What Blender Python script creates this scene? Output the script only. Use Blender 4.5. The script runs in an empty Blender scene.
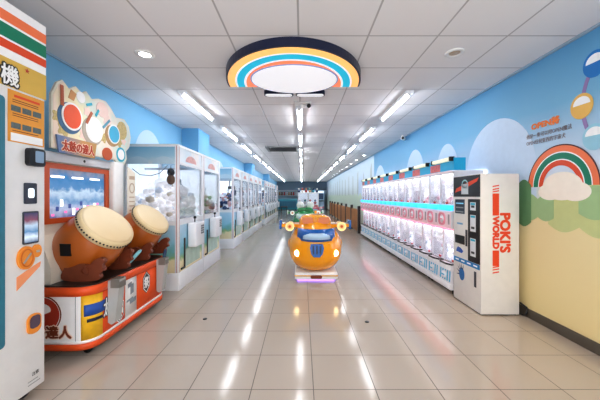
import bpy, bmesh, math, random
from mathutils import Vector, Matrix

random.seed(7)
PI = math.pi
SC = bpy.context.scene
COL = SC.collection
F, VX, VY, EYE = 283.0, 302.0, 196.0, 1.27      # focal length in pixels, vanishing point, eye height
XL, XR, ZC, YB = -2.43, 2.37, 2.64, 27.3         # left wall, right wall, ceiling, back wall
Y0 = -1.2

# ------------------------------------------------------------------ materials
def lin(v):
    v = v / 255.0
    return v / 12.92 if v <= 0.04045 else ((v + 0.055) / 1.055) ** 2.4
def rgb(r, g, b): return (lin(r), lin(g), lin(b), 1.0)

_mats = {}
def mat(name, col, rough=.45, metal=0.0, emit=0.0, ecol=None, var=.05, scale=14.0, coat=0.0, bump=0.0):
    if name in _mats: return _mats[name]
    m = bpy.data.materials.new(name); m.use_nodes = True
    nt = m.node_tree; N = nt.nodes; L = nt.links
    p = N['Principled BSDF']
    p.inputs['Roughness'].default_value = rough
    p.inputs['Metallic'].default_value = metal
    p.inputs['Coat Weight'].default_value = coat
    c = rgb(*col)
    tc = N.new('ShaderNodeTexCoord'); nz = N.new('ShaderNodeTexNoise')
    nz.inputs['Scale'].default_value = scale; nz.inputs['Detail'].default_value = 2
    L.new(tc.outputs['Object'], nz.inputs['Vector'])
    mx = N.new('ShaderNodeMix'); mx.data_type = 'RGBA'
    mx.inputs[6].default_value = [min(1, x * (1 + var)) for x in c[:3]] + [1]
    mx.inputs[7].default_value = [x * (1 - var) for x in c[:3]] + [1]
    L.new(nz.outputs['Fac'], mx.inputs[0]); L.new(mx.outputs[2], p.inputs['Base Color'])
    if emit:
        p.inputs['Emission Color'].default_value = rgb(*(ecol or col)); p.inputs['Emission Strength'].default_value = emit
    if bump:
        b = N.new('ShaderNodeBump'); b.inputs['Strength'].default_value = bump
        L.new(nz.outputs['Fac'], b.inputs['Height']); L.new(b.outputs['Normal'], p.inputs['Normal'])
    _mats[name] = m
    return m

def glass(name, tint=(235, 245, 250), refl=.08):
    if name in _mats: return _mats[name]
    m = bpy.data.materials.new(name); m.use_nodes = True
    nt = m.node_tree; N = nt.nodes; L = nt.links
    N.remove(N['Principled BSDF'])
    out = N['Material Output']
    t = N.new('ShaderNodeBsdfTransparent'); t.inputs[0].default_value = rgb(*tint)
    g = N.new('ShaderNodeBsdfGlossy'); g.inputs['Roughness'].default_value = .03
    fr = N.new('ShaderNodeFresnel'); fr.inputs[0].default_value = 1.3
    mu = N.new('ShaderNodeMath'); mu.operation = 'MULTIPLY_ADD'; mu.inputs[1].default_value = .6; mu.inputs[2].default_value = refl * .3
    L.new(fr.outputs[0], mu.inputs[0])
    mx = N.new('ShaderNodeMixShader'); L.new(mu.outputs[0], mx.inputs[0])
    L.new(t.outputs[0], mx.inputs[1]); L.new(g.outputs[0], mx.inputs[2]); L.new(mx.outputs[0], out.inputs[0])
    _mats[name] = m
    return m

def ramp_mat(name, axis, stops, rough=.5, nscale=3.0, namp=.0, emit=0.0, nz_detail=3, coat=0.0):
    """colour along an object axis, the position wobbled by noise: printed panels and painted walls"""
    if name in _mats: return _mats[name]
    m = bpy.data.materials.new(name); m.use_nodes = True
    nt = m.node_tree; N = nt.nodes; L = nt.links; p = N['Principled BSDF']
    p.inputs['Roughness'].default_value = rough; p.inputs['Coat Weight'].default_value = coat
    tc = N.new('ShaderNodeTexCoord'); sp = N.new('ShaderNodeSeparateXYZ'); L.new(tc.outputs['Object'], sp.inputs[0])
    nz = N.new('ShaderNodeTexNoise'); nz.inputs['Scale'].default_value = nscale; nz.inputs['Detail'].default_value = nz_detail
    L.new(tc.outputs['Object'], nz.inputs['Vector'])
    ma = N.new('ShaderNodeMath'); ma.operation = 'MULTIPLY_ADD'; ma.inputs[1].default_value = namp
    L.new(nz.outputs['Fac'], ma.inputs[0]); L.new(sp.outputs['XYZ'.index(axis)], ma.inputs[2])
    z0, z1 = stops[0][0], stops[-1][0]
    mr = N.new('ShaderNodeMapRange'); mr.inputs[1].default_value = z0 + namp * .5; mr.inputs[2].default_value = z1 + namp * .5
    L.new(ma.outputs[0], mr.inputs[0])
    cr = N.new('ShaderNodeValToRGB'); e = cr.color_ramp.elements
    for k, (z, c) in enumerate(stops):
        t = (z - z0) / (z1 - z0)
        el = e[k] if k < 2 and k < len(e) else e.new(t)
        el.position = t; el.color = rgb(*c)
    L.new(mr.outputs[0], cr.inputs[0]); L.new(cr.outputs[0], p.inputs['Base Color'])
    if emit:
        L.new(cr.outputs[0], p.inputs['Emission Color']); p.inputs['Emission Strength'].default_value = emit
    _mats[name] = m
    return m

def grid_mat(name, tile, line, px, ox, py, oy, w, rough, bump, var, spec_rough_line=.6, soft=.3):
    m = bpy.data.materials.new(name); m.use_nodes = True
    nt = m.node_tree; N = nt.nodes; L = nt.links; p = N['Principled BSDF']
    tc = N.new('ShaderNodeTexCoord'); sp = N.new('ShaderNodeSeparateXYZ'); L.new(tc.outputs['Object'], sp.inputs[0])
    def math_(op, a, b=None, c=None):
        n = N.new('ShaderNodeMath'); n.operation = op
        for i, v in enumerate((a, b, c)):
            if v is None: continue
            if isinstance(v, (int, float)): n.inputs[i].default_value = v
            else: L.new(v, n.inputs[i])
        return n.outputs[0]
    def edge(s, pitch, off):
        f = math_('FRACT', math_('DIVIDE', math_('SUBTRACT', s, off - 100 * pitch), pitch))
        d = math_('MULTIPLY', math_('MINIMUM', f, math_('SUBTRACT', 1.0, f)), pitch)
        return d, math_('FLOOR', math_('DIVIDE', math_('SUBTRACT', s, off - 100 * pitch), pitch))
    dx, ix = edge(sp.outputs[0], px, ox); dy, iy = edge(sp.outputs[1], py, oy)
    d = math_('MINIMUM', dx, dy)
    mr = N.new('ShaderNodeMapRange'); mr.inputs[1].default_value = w * (1 - soft); mr.inputs[2].default_value = w * (1 + soft)
    mr.inputs[3].default_value = 1; mr.inputs[4].default_value = 0
    L.new(d, mr.inputs[0])
    cb = N.new('ShaderNodeCombineXYZ'); L.new(ix, cb.inputs[0]); L.new(iy, cb.inputs[1])
    wn = N.new('ShaderNodeTexWhiteNoise'); wn.noise_dimensions = '3D'; L.new(cb.outputs[0], wn.inputs['Vector'])
    nz = N.new('ShaderNodeTexNoise'); nz.inputs['Scale'].default_value = 2.5; nz.inputs['Detail'].default_value = 4
    L.new(tc.outputs['Object'], nz.inputs['Vector'])
    f = math_('ADD', math_('MULTIPLY', wn.outputs['Value'], .5), math_('MULTIPLY', nz.outputs['Fac'], .5))
    mx = N.new('ShaderNodeMix'); mx.data_type = 'RGBA'; c = rgb(*tile)
    mx.inputs[6].default_value = [min(1, x * (1 + var)) for x in c[:3]] + [1]
    mx.inputs[7].default_value = [x * (1 - var) for x in c[:3]] + [1]
    L.new(f, mx.inputs[0])
    m2 = N.new('ShaderNodeMix'); m2.data_type = 'RGBA'; m2.inputs[7].default_value = rgb(*line)
    L.new(mr.outputs[0], m2.inputs[0]); L.new(mx.outputs[2], m2.inputs[6]); L.new(m2.outputs[2], p.inputs['Base Color'])
    p.inputs['Specular IOR Level'].default_value = .8 if rough < .5 else .3
    r = math_('MULTIPLY_ADD', mr.outputs[0], spec_rough_line - rough, rough); L.new(r, p.inputs['Roughness'])
    b = N.new('ShaderNodeBump'); b.inputs['Strength'].default_value = bump; b.inputs['Distance'].default_value = .004
    L.new(math_('SUBTRACT', 1.0, mr.outputs[0]), b.inputs['Height']); L.new(b.outputs['Normal'], p.inputs['Normal'])
    return m

WHITE = mat('white_enamel', (232, 232, 232), .3)
CREAM = mat('cream_white', (238, 232, 220), .4)
WHITEPAINT = mat('white_print', (245, 245, 245), .5)
BLACK = mat('black_plastic', (22, 22, 25), .35)
DARK = mat('dark_grey_plastic', (52, 54, 60), .4)
GREY = mat('grey_plastic', (150, 152, 155), .4)
STEEL = mat('brushed_steel', (190, 192, 195), .3, .8)
ORANGE = mat('orange_print', (226, 88, 34), .4)
SALMON = mat('salmon_print', (240, 128, 82), .45)
GREEN = mat('green_print', (12, 130, 100), .45)
REDOR = mat('vermilion_print', (222, 78, 34), .45)
MUSTARD = mat('mustard_print', (214, 178, 84), .5, var=.12, scale=8)
AMBER = mat('amber_print', (226, 158, 60), .5, var=.08)
NAVY = mat('navy_gloss', (26, 34, 62), .3)
TEAL = mat('teal_print', (30, 170, 195), .45)
BROWN = mat('brown_print', (122, 54, 26), .5)
BLUEPRINT = mat('blue_print', (42, 88, 170), .45)
SKYP = mat('sky_print', (120, 180, 220), .5)
GLASS = glass('clear_glass', (246, 246, 248))
MIRRORGLASS = glass('tinted_glass', (200, 225, 235), .3)

# ------------------------------------------------------------------ mesh building
OFF = {}
class MB:
    """collects shapes; build() links them as one mesh object (vertices kept relative to the thing's base)"""
    def __init__(self): self.bm = bmesh.new(); self.m = 0
    def _tag(self, faces, smooth=False):
        for f in faces: f.material_index = self.m; f.smooth = smooth
    def mi(self, k): self.m = k; return self
    def box(self, x0, x1, y0, y1, z0, z1, bev=0.0, seg=2):
        if x0 > x1: x0, x1 = x1, x0
        if y0 > y1: y0, y1 = y1, y0
        if z0 > z1: z0, z1 = z1, z0
        b = bmesh.new(); bmesh.ops.create_cube(b, size=1)
        bmesh.ops.transform(b, matrix=Matrix.Translation(((x0+x1)/2, (y0+y1)/2, (z0+z1)/2)) @ Matrix.Diagonal((x1-x0, y1-y0, z1-z0, 1)), verts=b.verts)
        if bev:
            bmesh.ops.bevel(b, geom=list(b.edges), offset=min(bev, .49*min(x1-x0, y1-y0, z1-z0)), segments=seg, affect='EDGES', profile=.5)
        return self.join(b, smooth=bool(bev))
    def join(self, b, smooth=False, mtx=None):
        if mtx is not None: bmesh.ops.transform(b, matrix=mtx, verts=b.verts)
        vm = {v: self.bm.verts.new(v.co) for v in b.verts}
        for f in b.faces:
            try: nf = self.bm.faces.new([vm[v] for v in f.verts])
            except ValueError: continue
            nf.material_index = self.m; nf.smooth = smooth
        b.free(); return self
    def sphere(self, c, r, sc=(1, 1, 1), u=20, v=12, mtx=None):
        b = bmesh.new(); bmesh.ops.create_uvsphere(b, u_segments=u, v_segments=v, radius=r)
        t = Matrix.Translation(c) @ (mtx if mtx is not None else Matrix.Identity(4)) @ Matrix.Diagonal((*sc, 1))
        return self.join(b, True, t)
    def ico(self, c, r, sub=1, sc=(1, 1, 1)):
        b = bmesh.new(); bmesh.ops.create_icosphere(b, subdivisions=sub, radius=r)
        return self.join(b, True, Matrix.Translation(c) @ Matrix.Diagonal((*sc, 1)))
    def lathe(self, prof, mtx=None, seg=32, sm=True):
        """prof: (radius, height) pairs about local z"""
        b = bmesh.new(); rings = []
        for r, z in prof:
            if r < 1e-6: rings.append([b.verts.new((0, 0, z))])
            else: rings.append([b.verts.new((r*math.cos(2*PI*k/seg), r*math.sin(2*PI*k/seg), z)) for k in range(seg)])
        for a, c in zip(rings, rings[1:]):
            for k in range(seg):
                j = (k+1) % seg
                if len(a) == 1 and len(c) == 1: continue
                if len(a) == 1: b.faces.new((a[0], c[j], c[k]))
                elif len(c) == 1: b.faces.new((a[k], a[j], c[0]))
                else: b.faces.new((a[k], a[j], c[j], c[k]))
        if len(rings[0]) > 1: b.faces.new(rings[0][::-1])
        if len(rings[-1]) > 1: b.faces.new(rings[-1])
        bmesh.ops.recalc_face_normals(b, faces=b.faces)
        return self.join(b, sm, mtx)
    def cyl(self, p0, p1, r0, r1=None, seg=16, sm=True):
        p0, p1 = Vector(p0), Vector(p1); d = p1 - p0; r1 = r0 if r1 is None else r1
        q = d.to_track_quat('Z', 'Y').to_matrix().to_4x4()
        return self.lathe([(r0, 0), (r1, d.length)], Matrix.Translation(p0) @ q, seg, sm)
    def tube(self, pts, r, seg=8):
        pts = [Vector(p) for p in pts]; b = bmesh.new(); rings = []
        for i, p in enumerate(pts):
            d = (pts[min(i+1, len(pts)-1)] - pts[max(i-1, 0)]).normalized()
            u = d.cross(Vector((0, 0, 1)))
            if u.length < .01: u = d.cross(Vector((1, 0, 0)))
            u.normalize(); w = d.cross(u).normalized()
            rr = r[i] if isinstance(r, (list, tuple)) else r
            rings.append([b.verts.new(p + rr*(u*math.cos(2*PI*k/seg) + w*math.sin(2*PI*k/seg))) for k in range(seg)])
        for a, c in zip(rings, rings[1:]):
            for k in range(seg):
                j = (k+1) % seg; b.faces.new((a[k], a[j], c[j], c[k]))
        b.faces.new(rings[0][::-1]); b.faces.new(rings[-1])
        bmesh.ops.recalc_face_normals(b, faces=b.faces)
        return self.join(b, True)
    def prism(self, poly, O, U, V, d):
        """polygon in the (U,V) plane at O, raised by d along U x V"""
        O, U, V = Vector(O), Vector(U), Vector(V); n = U.cross(V).normalized()
        b = bmesh.new()
        lo = [b.verts.new(O + U*x + V*y) for x, y in poly]; hi = [b.verts.new(O + U*x + V*y + n*d) for x, y in poly]
        b.faces.new(lo[::-1]); b.faces.new(hi)
        for k in range(len(poly)):
            j = (k+1) % len(poly); b.faces.new((lo[k], lo[j], hi[j], hi[k]))
        bmesh.ops.recalc_face_normals(b, faces=b.faces)
        return self.join(b)
    def ring(self, outer, inner, O, U, V, d):
        """closed band between two outlines with the same number of points"""
        O, U, V = Vector(O), Vector(U), Vector(V); n = U.cross(V).normalized(); b = bmesh.new()
        P = lambda q, h: b.verts.new(O + U*q[0] + V*q[1] + n*h)
        ol = [P(q, 0) for q in outer]; oh = [P(q, d) for q in outer]; il = [P(q, 0) for q in inner]; ih = [P(q, d) for q in inner]
        m = len(outer)
        for k in range(m):
            j = (k+1) % m
            b.faces.new((oh[k], oh[j], ih[j], ih[k])); b.faces.new((ol[k], ol[j], oh[j], oh[k]))
            b.faces.new((ih[k], ih[j], il[j], il[k])); b.faces.new((il[k], il[j], ol[j], ol[k]))
        bmesh.ops.recalc_face_normals(b, faces=b.faces)
        return self.join(b)
    def ribbon(self, path, z0, z1, th=.003):
        """upright band that follows a plan path; th is its thickness to the path's right-hand side"""
        b = bmesh.new(); cols = []
        for i, p in enumerate(path):
            a = Vector(path[max(i-1, 0)]); c = Vector(path[min(i+1, len(path)-1)])
            t = (c - a).normalized(); nn = Vector((t.y, -t.x)); q = Vector(p) + nn*th
            cols.append([b.verts.new((p[0], p[1], z0)), b.verts.new((q.x, q.y, z0)), b.verts.new((q.x, q.y, z1)), b.verts.new((p[0], p[1], z1))])
        for a, c in zip(cols, cols[1:]):
            for k in range(4):
                j = (k+1) % 4; b.faces.new((a[k], c[k], c[j], a[j]))
        b.faces.new(cols[0]); b.faces.new(cols[-1][::-1])
        bmesh.ops.recalc_face_normals(b, faces=b.faces)
        return self.join(b, True)
    def text(self, s, O, U, V, h, d=.002, w=None, center=False, bold=0.0):
        """letters of cap height about h; O = left end of the base line (or its centre); w = total width to fit"""
        O, U, V = Vector(O), Vector(U).normalized(), Vector(V).normalized(); n = U.cross(V).normalized()
        cu = bpy.data.curves.new('t', 'FONT'); cu.body = s; cu.size = 1.0; cu.extrude = .5; cu.offset = bold; cu.resolution_u = 3
        o = bpy.data.objects.new('t', cu); COL.objects.link(o)
        bpy.context.view_layer.update(); dg = bpy.context.evaluated_depsgraph_get()
        me = bpy.data.meshes.new_from_object(o.evaluated_get(dg))
        bpy.data.objects.remove(o); bpy.data.curves.remove(cu)
        b = bmesh.new(); b.from_mesh(me); bpy.data.meshes.remove(me)
        if not b.verts: b.free(); return self
        x0 = min(v.co.x for v in b.verts); x1 = max(v.co.x for v in b.verts)
        y0 = min(v.co.y for v in b.verts); y1 = max(v.co.y for v in b.verts)
        s_ = h / (y1 - y0); sx = s_ if w is None else w / (x1 - x0)
        for v in b.verts:
            x = (v.co.x - x0) * sx - (((x1-x0)*sx/2) if center else 0); y = (v.co.y - y0) * s_; z = (v.co.z + .5) * d
            v.co = O + U*x + V*y + n*z
        return self.join(b)
    def text2(self, s, O, U, V, h, d, w, spread, center=False, n=8):
        """letters thickened by laying shifted copies over each other"""
        O, U_, V_ = Vector(O), Vector(U).normalized(), Vector(V).normalized(); nn = U_.cross(V_).normalized()
        for k in range(n):
            a = 2*PI*k/n
            self.text(s, O + U_*spread*math.cos(a) + V_*spread*math.sin(a) + nn*(.00004*k), U, V, h, d, w, center)
        return self
    def build(self, name, mats, parent=None):
        me = bpy.data.meshes.new(name)
        off = OFF.get(parent.name, Vector((0, 0, 0))) if parent else Vector((0, 0, 0))
        if off.length: bmesh.ops.translate(self.bm, vec=-off, verts=self.bm.verts)
        self.bm.to_mesh(me); self.bm.free()
        for m in (mats if isinstance(mats, (list, tuple)) else [mats]): me.materials.append(m)
        o = bpy.data.objects.new(name, me); COL.objects.link(o)
        if parent: o.parent = parent; OFF[o.name] = off
        return o

def thing(name, label, cat, loc, group=None):
    o = bpy.data.objects.new(name, None); COL.objects.link(o); o.location = loc; o.empty_display_size = .1
    OFF[o.name] = Vector(loc); return tag(o, label, cat, group)
def tag(o, label, cat, group=None, kind=None):
    o['label'] = label; o['category'] = cat
    if group: o['group'] = group
    if kind: o['kind'] = kind
    return o
def lone(mb, name, mats, label, cat, group=None, kind=None, loc=None):
    """a thing that is one mesh, its origin moved to loc"""
    if loc is not None: bmesh.ops.translate(mb.bm, vec=-Vector(loc), verts=mb.bm.verts)
    o = mb.build(name, mats)
    if loc is not None: o.location = loc
    return tag(o, label, cat, group, kind)
def struct(name, mb, mats):
    o = mb.build(name, mats); o['kind'] = 'structure'; return o
def dup(root, loc, label, group=None):
    r = root.copy(); COL.objects.link(r); r.location = loc; r['label'] = label
    if group: r['group'] = group
    for ch in list(root.children):
        c = ch.copy(); COL.objects.link(c); c.parent = r
        for g in ch.children:
            d = g.copy(); COL.objects.link(d); d.parent = c
    return r
def part_label(o, s): o['label'] = s; return o

def ell(cx, cy, rx, ry, a0=0, a1=2*PI, n=36):
    full = abs(a1 - a0 - 2*PI) < 1e-6; m = n if full else n + 1
    return [(cx + rx*math.cos(a0 + (a1-a0)*k/n), cy + ry*math.sin(a0 + (a1-a0)*k/n)) for k in range(m)]
def rrect(x0, x1, y0, y1, r, n=5):
    out = []
    for cx, cy, a in ((x1-r, y1-r, 0), (x0+r, y1-r, PI/2), (x0+r, y0+r, PI), (x1-r, y0+r, 1.5*PI)):
        out += [(cx + r*math.cos(a + PI/2*k/n), cy + r*math.sin(a + PI/2*k/n)) for k in range(n+1)]
    return out
X, Y, Z = Vector((1, 0, 0)), Vector((0, 1, 0)), Vector((0, 0, 1))
ORD = ['first', 'second', 'third', 'fourth', 'fifth', 'sixth', 'seventh', 'eighth', 'ninth', 'tenth', 'eleventh', 'twelfth', 'thirteenth', 'fourteenth', 'fifteenth']

# ================================================================== the setting
floor_m = grid_mat('polished_floor_tile', (184, 174, 163), (92, 85, 79), .4075, .075, .402, 1.857, .0028, .13, .25, .05)
ceil_m = grid_mat('mineral_ceiling_tile', (224, 222, 224), (178, 175, 177), .597, -.03, .605, 2.42, .0075, .85, .4, .02, .6, .15)
struct('floor', MB().box(XL-.1, XR+.1, Y0, YB+.1, -.1, 0), floor_m)
struct('ceiling', MB().box(XL-.1, XR+.1, Y0, YB+.1, ZC, ZC+.1), ceil_m)
wl = ramp_mat('left_wall_paint', 'Z', [(0, (228, 222, 190)), (.9, (192, 216, 228)), (1.6, (160, 202, 224)), (2.2, (134, 188, 218)), (2.64, (112, 170, 206))], .6, 1.2, .15)
struct('wall_left', MB().box(XL-.1, XL, Y0, YB, 0, ZC), wl)
wr = ramp_mat('right_wall_paint', 'Z', [(0, (236, 216, 160)), (1.05, (240, 224, 176)), (1.25, (226, 232, 226)), (1.55, (214, 226, 240)), (1.82, (178, 206, 228)), (2.12, (124, 180, 212)), (2.64, (88, 152, 194))], .6, 1.2, .12)
struct('wall_right', MB().box(XR, XR+.1, Y0, YB, 0, ZC), wr)
wb = ramp_mat('back_wall_paint', 'Z', [(0, (190, 212, 226)), (1.8, (206, 224, 236)), (1.86, (132, 150, 168)), (2.64, (120, 140, 160))], .6, 2, .05)
struct('wall_back', MB().box(XL, XR, YB, YB+.1, 0, ZC), wb)
BB = mat('vinyl_baseboard', (88, 80, 70), .5)
struct('baseboard_right', MB().box(XR-.012, XR, Y0, YB, 0, .095, .004), BB)
struct('baseboard_left', MB().box(XL, XL+.012, Y0, YB, 0, .095, .004), BB)
LT = mat('ceiling_edge_trim', (150, 172, 190), .6)
struct('trim_1', MB().box(XL, XL+.025, Y0, YB, ZC-.02, ZC), LT)
struct('trim_2', MB().box(XR-.025, XR, Y0, YB, ZC-.02, ZC), LT)
colm = ramp_mat('column_paint', 'Z', [(0, (200, 218, 228)), (1.4, (146, 194, 220)), (2.64, (100, 164, 206))], .6, 1.5, .1)
for k, yc in enumerate((5.72, 11.85, 17.75)):
    struct('column_%d' % (k+1), MB().box(XL, -2.09, yc, yc+.68, 0, ZC, .006), colm)

# ---- painted murals
domes = mat('pale_cloud_paint', (206, 222, 240), .6)
domel = mat('grey_cloud_paint', (190, 212, 226), .6)
t = thing('wall_mural', 'long painted sky mural on the wall behind the capsule machines, with clouds, pods and lettering', 'mural', (XR, 3, 1.5))
def wallR(d=0): return (XR - .0015 - d, 0, 0)
# (polygon x = -world y so that U = -Y reads left to right)
for cy, top, ry in ((3.46, 2.2, .60), (4.63, 2.12, .38), (5.95, 2.24, .48), (8.6, 2.2, .55), (11.2, 2.3, .7)):
    zb = 1.15
    MB().prism([(-cy-ry, zb)] + [(-cy - ry*math.cos(a), top - .62 + .62*math.sin(a)) for a in [PI*k/24 for k in range(25)]] + [(-cy+ry, zb)], wallR(), -Y, Z, .002).build('cloud', domes, t)
def scallop(y_from, y_to, z_top, z_bot, n, amp, seed):
    rnd = random.Random(seed); top, bot = [], []
    w = (y_from - y_to) / n
    for k in range(n):
        a = amp*(.7+.5*rnd.random())
        for j in range(8):
            s = j/8; top.append((-y_from + w*(k+s), z_top + a*math.sin(PI*s))); bot.append((-y_from + w*(k+s), z_bot - a*.8*math.sin(PI*s)))
    top.append((-y_to, z_top)); bot.append((-y_to, z_bot))
    return bot + top[::-1]
lgreen = mat('light_bush_paint', (206, 212, 150), .6); mgreen = mat('bush_paint', (168, 198, 146), .6); shaded_green = mat('shaded_bush_paint', (110, 152, 108), .6)
MB().prism(scallop(2.72, .9, 1.36, 1.0, 6, .09, 3), wallR(), -Y, Z, .002).build('bush', lgreen, t)
MB().prism(scallop(3.02, 2.66, 1.24, 1.06, 2, .06, 4), wallR(.002), -Y, Z, .002).build('bush', mgreen, t)
MB().prism(scallop(3.3, 2.92, 1.38, 1.0, 2, .06, 5), wallR(.004), -Y, Z, .002).build('bush', shaded_green, t)  # bush green darkened, the vending machine's shadow put into the paint
MB().prism(scallop(2.42, 1.9, 1.3, 1.12, 2, .07, 8), wallR(.002), -Y, Z, .002).build('bush', mgreen, t)
# ring of pods
purple = mat('mauve_ring_paint', (150, 128, 178), .6)
cy_, cz_, R_ = 1.86, 2.03, .545
arc_o = [(-cy_ - R_*math.cos(a), cz_ + R_*math.sin(a)) for a in [(-1.1 + 2.2*k/30) for k in range(31)]]
arc_i = [(-cy_ - (R_-.032)*math.cos(a), cz_ + (R_-.032)*math.sin(a)) for a in [(-1.1 + 2.2*k/30) for k in range(31)]]
MB().prism(arc_o + arc_i[::-1], wallR(), -Y, Z, .002).build('ring', purple, t)
for (py, pz, c, cn) in ((2.285, 2.34, (30, 120, 190), 'pod_blue_paint'), (2.395, 2.03, (232, 186, 98), 'pod_yellow_paint'), (2.29, 1.75, (160, 208, 226), 'pod_teal_paint')):
    p = MB().prism(ell(-py, pz, .098, .108), wallR(.002), -Y, Z, .002).build('pod', mat(cn, c, .6), t)
    MB().prism(ell(-py, pz+.012, .074, .07, 0, PI, 16), wallR(.004), -Y, Z, .001).build('pod_window', WHITEPAINT, p)
# rainbow over a cloud
rc, rz = -2.6, 1.36
outl = mat('plum_outline_paint', (82, 44, 52), .6)
for k, (r0, r1, m_) in enumerate(((.362, .352, outl), (.352, .30, SALMON), (.30, .29, WHITEPAINT), (.29, .236, GREEN), (.236, .226, WHITEPAINT), (.226, .18, REDOR))):
    a = [PI*i/32 for i in range(33)]
    MB().prism([(rc + r0*math.cos(q), rz + r0*1.06*math.sin(q)) for q in a] + [(rc + r1*math.cos(q), rz + r1*1.06*math.sin(q)) for q in a[::-1]], wallR(.002), -Y, Z, .002).build('rainbow_band', m_, t)
skin = mat('ivory_cloud_paint', (250, 240, 226), .6)
cl = MB()
for (dx, dz, rx, ry) in ((0, .0, .2, .13), (-.12, -.05, .13, .08), (.13, -.05, .14, .085)): cl.prism(ell(rc+.02+dx, rz-.0+dz, rx, ry), wallR(.0035 + .0006*(dx > 0) + .0003*(dx < 0)), -Y, Z, .002)
part_label(cl.build('cloud', skin, t), 'ivory cloud under the rainbow')
# lettering
OL = mat('orange_letter_paint', (238, 132, 62), .6); BL = mat('brown_letter_paint', (138, 124, 128), .6)
MB().text2('OPEN將', (XR-.004, 2.915, 1.943), -Y, Z, .072, .002, .315, .0035, n=5).build('title_lettering', OL, t)
MB().text('他是一隻可以用OPEN魔法', (XR-.004, 2.98, 1.862), -Y, Z, .046, .002, .50).mi(0).text('OPEN任何東西的宇宙犬', (XR-.004, 2.98, 1.795), -Y, Z, .046, .002, .44).build('caption_lettering', BL, t)
# forest at the same mural's far end, distance haze mixed into its colours
MB().prism([(-26.9, .0), (-9.3, .0), (-9.3, 2.60), (-26.9, 2.60)], wallR(), -Y, Z, .0015).build('forest_panel', ramp_mat('hazy_forest_paint', 'Z', [(-1.5, (220, 222, 206)), (-.5, (208, 220, 210)), (.2, (216, 228, 234)), (1.1, (196, 216, 230))], .6, 2, .3), t)
trunk = mat('pale_trunk_paint', (180, 190, 190), .6); foli = mat('far_foliage_paint', (206, 222, 204), .6)
rnd = random.Random(2)
for k in range(13):
    y = 9.7 + k*1.15; w = .09 + .05*rnd.random()
    MB().prism([(-y-w, .9), (-y+w, .9), (-y+w*.6, 2.05+.4*rnd.random()), (-y-w*.6, 2.2)], wallR(.002), -Y, Z, .002).build('tree_trunk', trunk, t)
MB().prism(scallop(25, 9.4, 1.25, .6, 26, .12, 6), wallR(.004), -Y, Z, .002).build('bush', foli, t)

tl = thing('wall_mural', 'pale round cloud shapes painted on the blue wall above the claw machines', 'mural', (XL, 4.5, 1.7))
for cy, top, ry in ((4.5, 2.31, .40), (8.3, 2.3, .55), (9.9, 2.25, .5), (14.5, 2.3, .6)):
    MB().prism([(cy - ry, 1.5)] + [(cy - ry*math.cos(a), top - .45 + .45*math.sin(a)) for a in [PI*k/24 for k in range(25)]] + [(cy+ry, 1.5)], (XL+.0015, 0, 0), Y, Z, .002).build('cloud', domel, tl)

# ================================================================== ceiling fittings
TUBE = mat('tube_glow', (255, 255, 255), .5, emit=28.0, ecol=(247, 250, 255))
HOUS = mat('tube_housing', (235, 238, 242), .4)
def make_tube(x, y, label, group):
    t = thing('tube_light', label, 'ceiling light', (x, y, ZC), group)
    MB().box(x-.052, x+.052, y, y+1.26, ZC-.04, ZC, .006).build('housing', HOUS, t)
    MB().cyl((x, y+.03, ZC-.058), (x, y+1.23, ZC-.058), .013, seg=10).build('tube', TUBE, t)
    e = MB(); e.box(x-.02, x+.02, y+.005, y+.03, ZC-.075, ZC-.034, .004); e.build('end_cap', HOUS, t)
    e = MB(); e.box(x-.02, x+.02, y+1.23, y+1.255, ZC-.075, ZC-.034, .004); e.build('end_cap', HOUS, t)
    return t
rows = ((-1.555, 3.64, 'above the claw machines'), (-.04, 4.32, 'along the middle of the ceiling'), (1.40, 3.66, 'on the capsule machine side of the aisle'))
tube0 = None
for x, ys, where in rows:
    for k in range(12):
        y = ys + 1.85*k
        if y > YB - 1.4: break
        lab = '%s white tube light %s, counted from the front' % (ORD[k], where)
        if tube0 is None: tube0 = make_tube(x, y, lab, 'tube lights in three ceiling rows'); tl0 = (x, y)
        else: dup(tube0, (x, y, ZC), lab)
def downlight(x, y, label, warm=False, st=9.0, group=None):
    t = thing('downlight', label, 'ceiling light', (x, y, ZC), group)
    MB().lathe([(.052, -.004), (.056, -.012), (.085, -.008), (.088, 0), (.052, 0)], Matrix.Translation((x, y, ZC)), 28).build('trim_ring', WHITE, t)
    MB().lathe([(0, -.006), (.05, -.006), (.05, -.002), (0, -.002)], Matrix.Translation((x, y, ZC)), 24).build('lamp', mat('warm_lamp' if warm else 'cool_lamp', (255, 245, 230) if warm else (255, 255, 255), .5, emit=st), t)
    return t
downlight(-1.515, 2.73, 'lit round white downlight beside the ceiling tube row above the drum machine', st=14)
dr = downlight(1.455, 2.7, 'round tilted downlight with beige trim near the front of the ceiling', True, 9.0)
dr.children[0].data.materials[0] = mat('beige_ring', (196, 176, 156), .35, .3)
d0 = None
for k in range(9):
    y = 9.5 + 1.25*k; lab = '%s small downlight in the row along the fence side wall, counted from the front' % ORD[k]
    if d0 is None: d0 = downlight(2.08, y, lab, st=14, group='downlights along the wall')
    else: dup(d0, (2.08, y, ZC), lab)
# air vent
t = thing('air_vent', 'dark grey rectangular air vent in the white ceiling', 'vent', (-.56, 8.15, ZC))
MB().ring(rrect(-1.02, -.1, 7.75, 8.6, .03), rrect(-.95, -.17, 7.82, 8.53, .02), (0, 0, ZC-.03), X, Y, .03).build('frame', GREY, t)
v = MB()
for k in range(9): v.box(-.95, -.17, 7.83+k*.078, 7.875+k*.078, ZC-.022, ZC-.012)
v.mi(1).box(-.96, -.16, 7.81, 8.54, ZC-.008, ZC-.001); v.build('louvre', [DARK, BLACK], t)
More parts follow.
